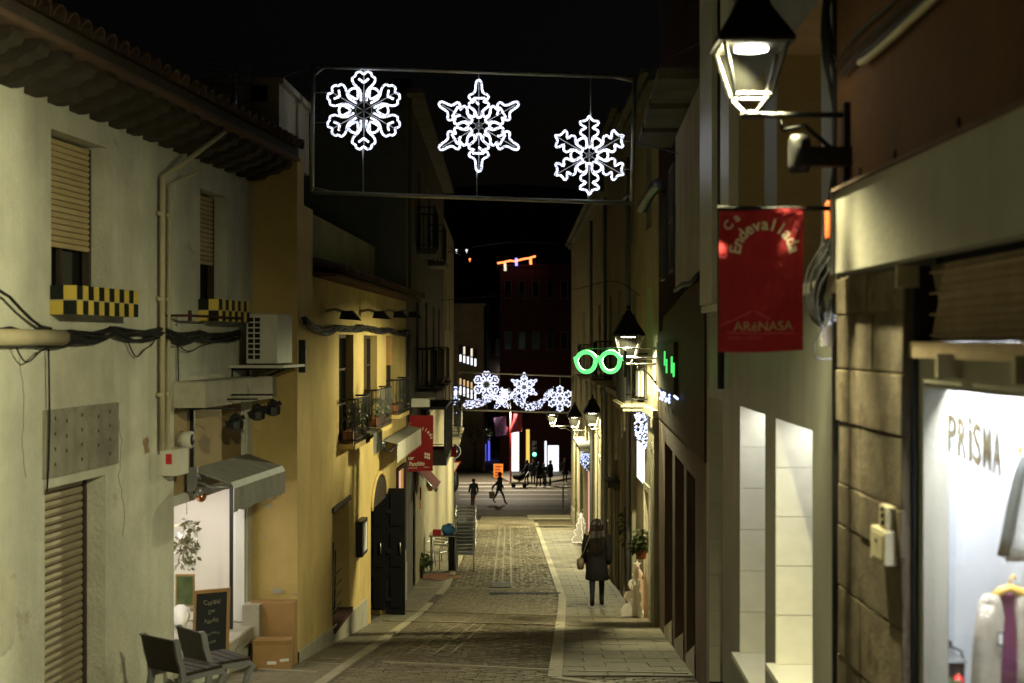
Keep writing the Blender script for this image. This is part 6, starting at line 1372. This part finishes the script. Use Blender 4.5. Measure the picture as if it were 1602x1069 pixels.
# ------------------------------------------------------------------ far street things: trees, flags, board, lights
def young_tree(px,py,hpx,label,seed):
    p=G(px,py); p.z=gz(100)+.13; k=p.y/FPX; H=hpx*k; rr=random.Random(seed); t=thing('street_tree',label,'tree',p,'young street trees'); m=MB()
    m.tube([p,p+Vector((.03,0,H*.35)),p+Vector((-.02,0,H*.6))],[.11,.09,.07],7)
    f=p+Vector((-.02,0,H*.6))
    for i in range(7):
        a=2*math.pi*i/7+rr.random(); e=f+Vector((math.cos(a)*H*.2,math.sin(a)*H*.2,H*(.2+.2*rr.random()))); m.tube([f,f.lerp(e,.5)+Vector((0,0,-.05*H)),e],[.06,.04,.015],5)
        for j in range(3): b=f.lerp(e,.5+.2*j); m.tube([b,b+Vector((rr.uniform(-.3,.3),rr.uniform(-.3,.3),rr.uniform(.2,.5)))],[.02,.008],4)
    m.part('trunk',M['bark'],t); foliage('crown',t,p+Vector((0,0,H*.88)),H*.28,H*.28,H*.16,110,.28,['leaf','leaf_dry'],seed,.2)
young_tree(743,737,62,'thin young street tree, left of the far pavement',71)
young_tree(757,741,70,'dark forked young tree in the middle of the far pavement',72)
young_tree(751,729,60,'slim young tree between its neighbours at the blue lights',73)
for k_,(px,y0,y1) in enumerate(((748,684,732),(759,676,722),(765,684,724))):
    a=W(px-1.5,y1,110);b=W(px+1.5,y0,110); t=thing('light_pillar',('blue lit pillar nearest the left tree','blue lit pillar with a white top behind the dark tree','shorter blue lit pillar at the right of the three')[k_],'light pillar',(a.x,110,a.z),'blue lit pillars'); m=MB(); m.box(a.x,b.x,110,110.2,a.z,b.z); m.part('column',M['blue_lit'],t); m=MB(); m.sph(((a.x+b.x)/2,110,b.z+.12),.16,8,6); m.part('lamp',M['white_lit'],t); m=MB(); m.box(a.x-.1,b.x+.1,109.9,110.3,-9.3,a.z); m.part('base',M['black_metal'],t)
def flag_pole(px,base,flags,label):
    p=G(px,base); p.z=gz(100)+.1; d=p.y; t=thing('banner_pole',label,'banner pole',p,'banner poles'); m=MB(); m.tube([p,(p.x,d,W(0,645,d).z)],.06,8); m.part('pole',M['sign_red'],t)
    for pts,mt in flags:
        P=[W(*q,d-.05) for q in pts]; m=MB(); nn=6; vs=[]
        for j in range(nn+1):
            for i in range(nn+1):
                a=P[0].lerp(P[1],i/nn); b=P[3].lerp(P[2],i/nn); v=a.lerp(b,j/nn); vs.append(v+Vector((0,.06*math.sin(i*1.1+j*.7),0)))
        m.add(vs,[(j*(nn+1)+i,j*(nn+1)+i+1,(j+1)*(nn+1)+i+1,(j+1)*(nn+1)+i) for j in range(nn) for i in range(nn)],True); m.part('flag',M[mt],t)
    return t
lamp_pole=flag_pole(799,757,[([(798,648),(817,647),(817,675),(797,678)],'poster_pink'),([(772,654),(791,651),(793,680),(776,684)],'poster_violet'),([(791,668),(797,668),(797,685),(792,681)],'sign_red')],'tall red pole with pink and violet banners at the crossing')
t=lamp_pole; q=Vector(t.location); zt=W(0,645,q.y).z; zl=W(0,617,q.y).z
m=MB(); m.tube([(q.x,q.y,zt),(q.x,q.y,zl+.35),(q.x-.2,q.y,zl+.42)],.05,8); m.part('lamp_arm',M['grey_steel'],t)
m=MB(); m.box(q.x-.62,q.x-.18,q.y-.14,q.y+.14,zl-.25,zl+.33); m.part('lamp_head',M['white_lit'],t)
ld=bpy.data.lights.new('pole_light','SPOT'); ld.spot_size=R(150); ld.spot_blend=.5; ld.energy=2600; ld.color=(1.0,.86,.62); ld.shadow_soft_size=.2; lo=bpy.data.objects.new('pole_light',ld); COL.objects.link(lo); lo.parent=t; lo.location=Vector((q.x-.4,q.y,zl-.55))-q; lo.rotation_euler=(R(-16),0,0)
p=G(781,750); t=thing('notice_board','orange notice board behind the man carrying a bag','notice board',p); a=W(772,748,p.y+.5);b=W(787,726,p.y+.5); m=MB(); m.box(a.x,b.x,p.y+.5,p.y+.55,a.z,b.z); m.part('board',M['poster_orange'],t); m=MB()
for i in range(4): z=b.z-.18-.2*i; m.box(a.x+.12,b.x-.12-.08*(i%2),p.y+.49,p.y+.499,z-.05,z+.03)
m.part('print',M['sign_red'],t)
for x in (a.x+.1,b.x-.1): m=MB(); m.box(x-.03,x+.03,p.y+.56,p.y+.6,gz(p.y)-.02,a.z+.2); m.part('leg',M['black_metal'],t)
p=W(836,760,96); p.z=gz(100)+.13; t=thing('traffic_light','traffic light showing green behind the group of people','traffic light',p); m=MB(); zt=W(0,690,96).z; m.tube([p,(p.x,96,zt)],.06,8); m.part('post',M['black_metal'],t); m=MB(); m.bev(p.x-.16,p.x+.16,95.8,96.0,W(0,716,96).z,zt,.03); m.part('housing',M['black_metal'],t)
for py,mt in ((711,'green_led'),(703,'dark_room'),(696,'dark_room')): c=W(836,py,95.8); m=MB(); m.tube([(p.x,95.76,c.z),(p.x,95.8,c.z)],.13,12); m.part('signal',M[mt],t)
# ------------------------------------------------------------------ people
def skin(verts,edges,rad,sub=1):
    me=bpy.data.meshes.new('s'); me.from_pydata(verts,edges,[]); ob=bpy.data.objects.new('s',me); COL.objects.link(ob); md=ob.modifiers.new('k','SKIN'); sb=ob.modifiers.new('u','SUBSURF'); sb.levels=sub; sb.render_levels=sub
    for i,v in enumerate(me.skin_vertices[0].data): r=rad[i]; v.radius=r if isinstance(r,tuple) else (r,r); v.use_root=(i==0)
    bpy.context.view_layer.update(); out=bpy.data.meshes.new_from_object(ob.evaluated_get(bpy.context.evaluated_depsgraph_get())); bpy.data.objects.remove(ob); bpy.data.meshes.remove(me)
    for p in out.polygons: p.use_smooth=True
    return out
def person(loc,h,rot,label,coat,legs,hair='hair',stride=.12,hood=False,coat_len=.45,long_hair=False,arm=(0,0),grp=None,lean=0,hem=1.0):
    t=thing('person',label,'person',loc,grp,local=True,rot=rot); s=h/1.7
    v=[];e=[];r=[]
    def add(p,rad,par=None):
        v.append((p[0]*s,p[1]*s,p[2]*s)); r.append(tuple(x*s for x in rad) if isinstance(rad,tuple) else rad*s)
        if par is not None: e.append((par,len(v)-1))
        return len(v)-1
    pel=add((0,0,.93),(.13,.10)); wst=add((0,.01+lean*.3,1.10),(.12,.09),pel); ch=add((0,.0+lean*.7,1.30),(.145,.10),wst); nk=add((0,.0+lean,1.45),.055,ch); hd0=add((0,.01+lean,1.53),.06,nk); hd=add((0,.02+lean,1.60),(.078,.092),hd0); hd2=add((0,.015+lean,1.67),.055,hd)
    for sd in (-1,1):
        hp=add((sd*.085,0,.86),.085,pel); st=stride*sd
        kn=add((sd*.09,st*.6+.02,.48),.060,hp); an=add((sd*.09,st,.10+abs(min(st,0))*.5),.046,kn); add((sd*.095,st+.13,.045+abs(min(st,0))*.15),.046,an)
        sh=add((sd*.17,lean,1.39),.058,ch); sw=-st*.7+(arm[0] if sd<0 else arm[1]); el=add((sd*.225,sw*.5-.02+lean*.7,1.13),.044,sh); wr=add((sd*.22,sw+.06+lean*.6,.90),.032,el); pa=add((sd*.215,sw+.08+lean*.6,.83),(.022,.038),wr)
        for q,(dx,ln) in enumerate(((-.022,.065),(-.008,.08),(.007,.085),(.021,.07))): 
            a_=add((sd*.212+0,sw+.09+dx+lean*.6,.83-ln*.5),.0085,pa); add((sd*.205,sw+.095+dx+lean*.6,.83-ln),.0075,a_)
        th=add((sd*.20,sw+.12+lean*.6,.815),.009,pa); add((sd*.195,sw+.128+lean*.6,.785),.008,th)
    me=skin(v,e,r,1)
    mats=[M['skin'],M[coat],M[legs],M['shoe']]
    for m_ in mats: me.materials.append(m_)
    for p in me.polygons:
        z=p.center.z/s; x=abs(p.center.x)/s; p.material_index=3 if z<.12 else (2 if z<.92 and x<.16 else (0 if z>1.455 or (z<.86 and x>.16) else 1))
    o=bpy.data.objects.new('body',me); COL.objects.link(o); o.parent=t; ORG[o.name]=Vector((0,0,0))
    # coat: torso shell plus sleeves
    m=MB(); rings=[]
    for z,rx,ry,yy in ((coat_len,.215*hem,.165*hem,.0),(coat_len+.02,.225*hem,.175*hem,.0),(.80,.205,.155,.0),(1.0,.178,.135,.0),(1.12,.168,.128,lean*.4),(1.30,.195,.130,lean*.7),(1.40,.185,.11,lean),(1.45,.11,.085,lean),(1.485,.08,.08,lean)):
        rings.append([(rx*s*math.cos(2*math.pi*i/18)*(1+.05*math.sin(5*2*math.pi*i/18+z*5)*max(0,1.15-z)),(yy+ry*math.sin(2*math.pi*i/18))*s,z*s) for i in range(18)])
    [v_.__setitem__(1,v_.y) for v_ in m.v]; m.loft(rings,False)
    for sd in (-1,1):
        sw=-stride*sd*.7+(arm[0] if sd<0 else arm[1]); m.tube([(sd*.12*s,lean*s,1.40*s),(sd*.185*s,lean*s,1.38*s),(sd*.215*s,(sw*.25+lean*.85)*s,1.25*s),(sd*.235*s,(sw*.5-.02+lean*.7)*s,1.12*s),(sd*.23*s,(sw*.85+.03+lean*.6)*s,.98*s),(sd*.222*s,(sw+.06+lean*.6)*s,.885*s)],[.06*s,.078*s,.07*s,.062*s,.056*s,.05*s],10)
    m.part('coat',M[coat],t)
    # hair or hood
    m=MB(); hz=1.60; hr=[]
    prof=((1.10 if long_hair else 1.47,.04 if long_hair else .07,.02),(1.15,.10,.035),(1.28,.135,.055),(1.42,.135,.08),(1.50,.125,.10),(1.58,.118,.115),(1.65,.105,.11),(1.70,.075,.08),(1.725,.03,.03)) if long_hair else ((1.50,.075,.07),(1.55,.092,.10),(1.62,.094,.108),(1.67,.08,.09),(1.70,.05,.055),(1.712,.015,.015))
    for z,rx,ry in prof:
        yo=(-.13 if z<1.42 else -.055) if long_hair else -.015
        hr.append([(rx*s*math.cos(2*math.pi*i/14)*(1+.06*math.sin(4.1*i+z*9)),(yo+lean+ry*math.sin(2*math.pi*i/14))*s,(z+(.03*math.sin(i*2.3) if z<1.2 and long_hair else 0))*s) for i in range(14)])
    m.loft(hr)
    if long_hair:
        rs=random.Random(5)
        for k_ in range(90):
            a_=math.pi+rs.uniform(-.25,math.pi+.25); e_=rs.uniform(1.0,1.14)
            m.tube([(rx*s*math.cos(a_)*(1.03+.03*rs.random())+rs.uniform(-.012,.012),((-.13 if z<1.42 else -.055)+lean+ry*math.sin(a_)*(1.05+.05*rs.random()))*s,z*s) for z,rx,ry in ((1.70,.07,.075),(1.62,.112,.112),(1.5,.127,.10),(1.38,.137,.078),(1.25,.13,.055),(e_,.09+rs.uniform(-.03,.05),.035))],[.006,.007,.007,.006,.005,.002],4)
    m.part('hair' if not hood else 'hood',M[hair],t)
    if hood: 
        m=MB(); m.tube([(.10*s*math.cos(a_),( .03+lean)*s,(1.60+.12*math.sin(a_))*s) for a_ in [math.pi*i/8-.3 for i in range(10)]],.03*s,6); m.part('fur_trim',M['fur'],t)
    # face details
    if not long_hair or True:
        m=MB(); m.sph((0,(.12+lean)*s,1.585*s),.018*s,6,4,1,1,1.4); m.part('nose',M['skin'],t)
        for sd in (-1,1): m=MB(); m.sph((sd*.032*s,(.098+lean)*s,1.615*s),.011*s,6,4); m.part('eye',M['shoe'],t)
        m=MB(); m.sph((0,(.102+lean)*s,1.545*s),.02*s,8,4,1.2,.5,.35); m.part('mouth',M['red_plaster'],t)
        for sd in (-1,1): m=MB(); m.sph((sd*.083*s,(.01+lean)*s,1.595*s),.022*s,6,4,.4,1,1.4); m.part('ear',M['skin'],t)
    return t
p=G(934,954); p.z=gz(p.y)+.012
wo=person(p,1.66,R(-3),'woman with long hair in a dark knee-length coat walking away','coat_dark','trousers',long_hair=True,stride=.17,coat_len=.56)
m=MB(); m.tube([(-.02+.15*math.cos(a_),-.03+.12*math.sin(a_),1.37+.02*math.sin(3*a_)) for a_ in [.2+math.pi*1.05*i/14 for i in range(14)]],[.03]+[.05]*12+[.03],8); m.part('fur_collar',M['fur'],wo)
q=p+Vector((-.31,-.03,.84)); t=thing('handbag','small tan shoulder bag at the walking woman\'s side','bag',q); m=MB(); rg=[]
for z,a_,b_ in ((-.10,.05,.03),(-.09,.085,.045),(0,.095,.055),(.09,.08,.05),(.105,.05,.03)): rg.append([(q.x+b_*1.3*math.cos(2*math.pi*i/12),q.y+a_*1.1*math.sin(2*math.pi*i/12),q.z+z) for i in range(12)])
m.loft(rg); m.part('body',M['leather'],t); m=MB(); m.tube([q+Vector((0,-.06,.09)),q+Vector((.08,-.10,.3)),q+Vector((.16,-.15,.52)),q+Vector((.20,-.06,.60)),q+Vector((.12,.08,.4)),q+Vector((0,.06,.09))],.009,5); m.part('strap',M['leather'],t)
p=G(741,793); p.z+=.01; person(p,1.42,R(20),'child in a hooded dark jacket and red trousers on the crossing','coat_grey','trousers_red','coat_grey',stride=.24,hood=True,coat_len=.74)
p=G(781,790); p.z+=.01; mn=person(p,1.74,R(-70),'man in a grey jacket striding over the crossing with a bag','coat_grey','jeans',stride=.30,coat_len=.76,lean=.05,arm=(0,-.35))
q=p+Vector((-.38,-.36,.36)); t=thing('carrier_bag','dark carrier bag held by the man on the crossing','bag',q); m=MB(); m.add([(q.x-.15,q.y-.06,q.z),(q.x+.15,q.y-.06,q.z),(q.x+.15,q.y+.06,q.z),(q.x-.15,q.y+.06,q.z),(q.x-.17,q.y-.04,q.z+.36),(q.x+.13,q.y-.04,q.z+.36),(q.x+.13,q.y+.04,q.z+.36),(q.x-.17,q.y+.04,q.z+.36)],[(0,3,2,1),(0,1,5,4),(1,2,6,5),(2,3,7,6),(3,0,4,7)]); m.part('body',M['leather'],t); m=MB(); m.tube([(q.x-.1,q.y,q.z+.36),(q.x,q.y,q.z+.47),(q.x+.08,q.y,q.z+.36)],.01,5); m.part('handle',M['leather'],t)
zp=gz(100)+.02
for k_,(px,d_,hh,ro,l,c_) in enumerate(((824,91.5,1.72,100,'dark figure pushing the pram beyond the crossing','coat_dark'),(834,92.5,1.66,180,'dark figure in the group, just right of the pram pusher','coat_grey'),(843,91.0,1.62,150,'bulky dark figure in the middle of the group','coat_dark'),(851,92.0,1.45,200,'shorter dark figure beside the lit doorway','coat_grey'),(861,91.5,1.70,60,'dark figure standing against the bright doorway','coat_dark'),(818+35,90.6,1.05,90,'small child between the adults of the group','coat_grey'),(884,93.5,1.68,180,'dark figure apart at the right end of the group','coat_dark'))):
    person(Vector(((px-CX)/FPX*d_,d_,zp-.01)),hh,R(ro),l,c_,'trousers',stride=.1,coat_len=.6,grp='people beyond the crossing',arm=(.25,.25) if k_==0 else (0,0))
q=Vector(((812-CX)/FPX*90.8,90.8,zp)); t=thing('pram','dark pram with hood and wheels in front of the group','pram',q)
for dx in (-.35,.35): m=MB(); m.tube([(q.x+dx,q.y-.25,q.z+.14),(q.x+dx,q.y-.2,q.z+.14)],.14,14); m.tube([(q.x+dx,q.y+.2,q.z+.14),(q.x+dx,q.y+.25,q.z+.14)],.14,14); m.part('wheels',M['black_metal'],t)
m=MB(); m.tube([(q.x-.35,q.y-.22,q.z+.14),(q.x+.3,q.y-.22,q.z+.6),(q.x+.6,q.y-.22,q.z+1.0),(q.x+.6,q.y+.22,q.z+1.0),(q.x+.3,q.y+.22,q.z+.6),(q.x-.35,q.y+.22,q.z+.14)],.02,6); m.tube([(q.x+.35,q.y-.22,q.z+.14),(q.x-.2,q.y-.22,q.z+.6)],.02,6); m.part('frame',M['grey_steel'],t)
m=MB(); m.loft([[(q.x+x_,q.y+w_*math.cos(2*math.pi*i/12),q.z+.62+hh_*math.sin(2*math.pi*i/12)+o_) for i in range(12)] for x_,w_,hh_,o_ in ((-.42,.08,.06,.1),(-.35,.2,.14,.05),(0,.24,.2,0),(.25,.24,.26,.08),(.38,.16,.16,.2))]); m.part('hooded_seat',M['coat_dark'],t)
# ------------------------------------------------------------------ roof grid aerial on the white house
c=W(358,130,15.5); t=thing('roof_aerial','thin wire grid aerial standing above the tiled eave','aerial',c); H=.5;
for i in range(9): z=c.z+.25-.06*i; m=MB(); m.tube([(c.x-.22,c.y,z+.0),(c.x,c.y+.08,z),(c.x+.22,c.y,z-.01)],.006,4); m.part('rod',M['steel'],t)
for x_ in (-.22,0,.22): m=MB(); m.tube([(c.x+x_,c.y+(.08 if x_==0 else 0),c.z-.26),(c.x+x_,c.y+(.08 if x_==0 else 0),c.z+.26)],.007,4); m.part('rod',M['steel'],t)
m=MB(); m.tube([(c.x+.05,c.y+.12,2.3),(c.x+.05,c.y+.12,c.z+.2)],.014,5); m.part('mast',M['steel'],t)
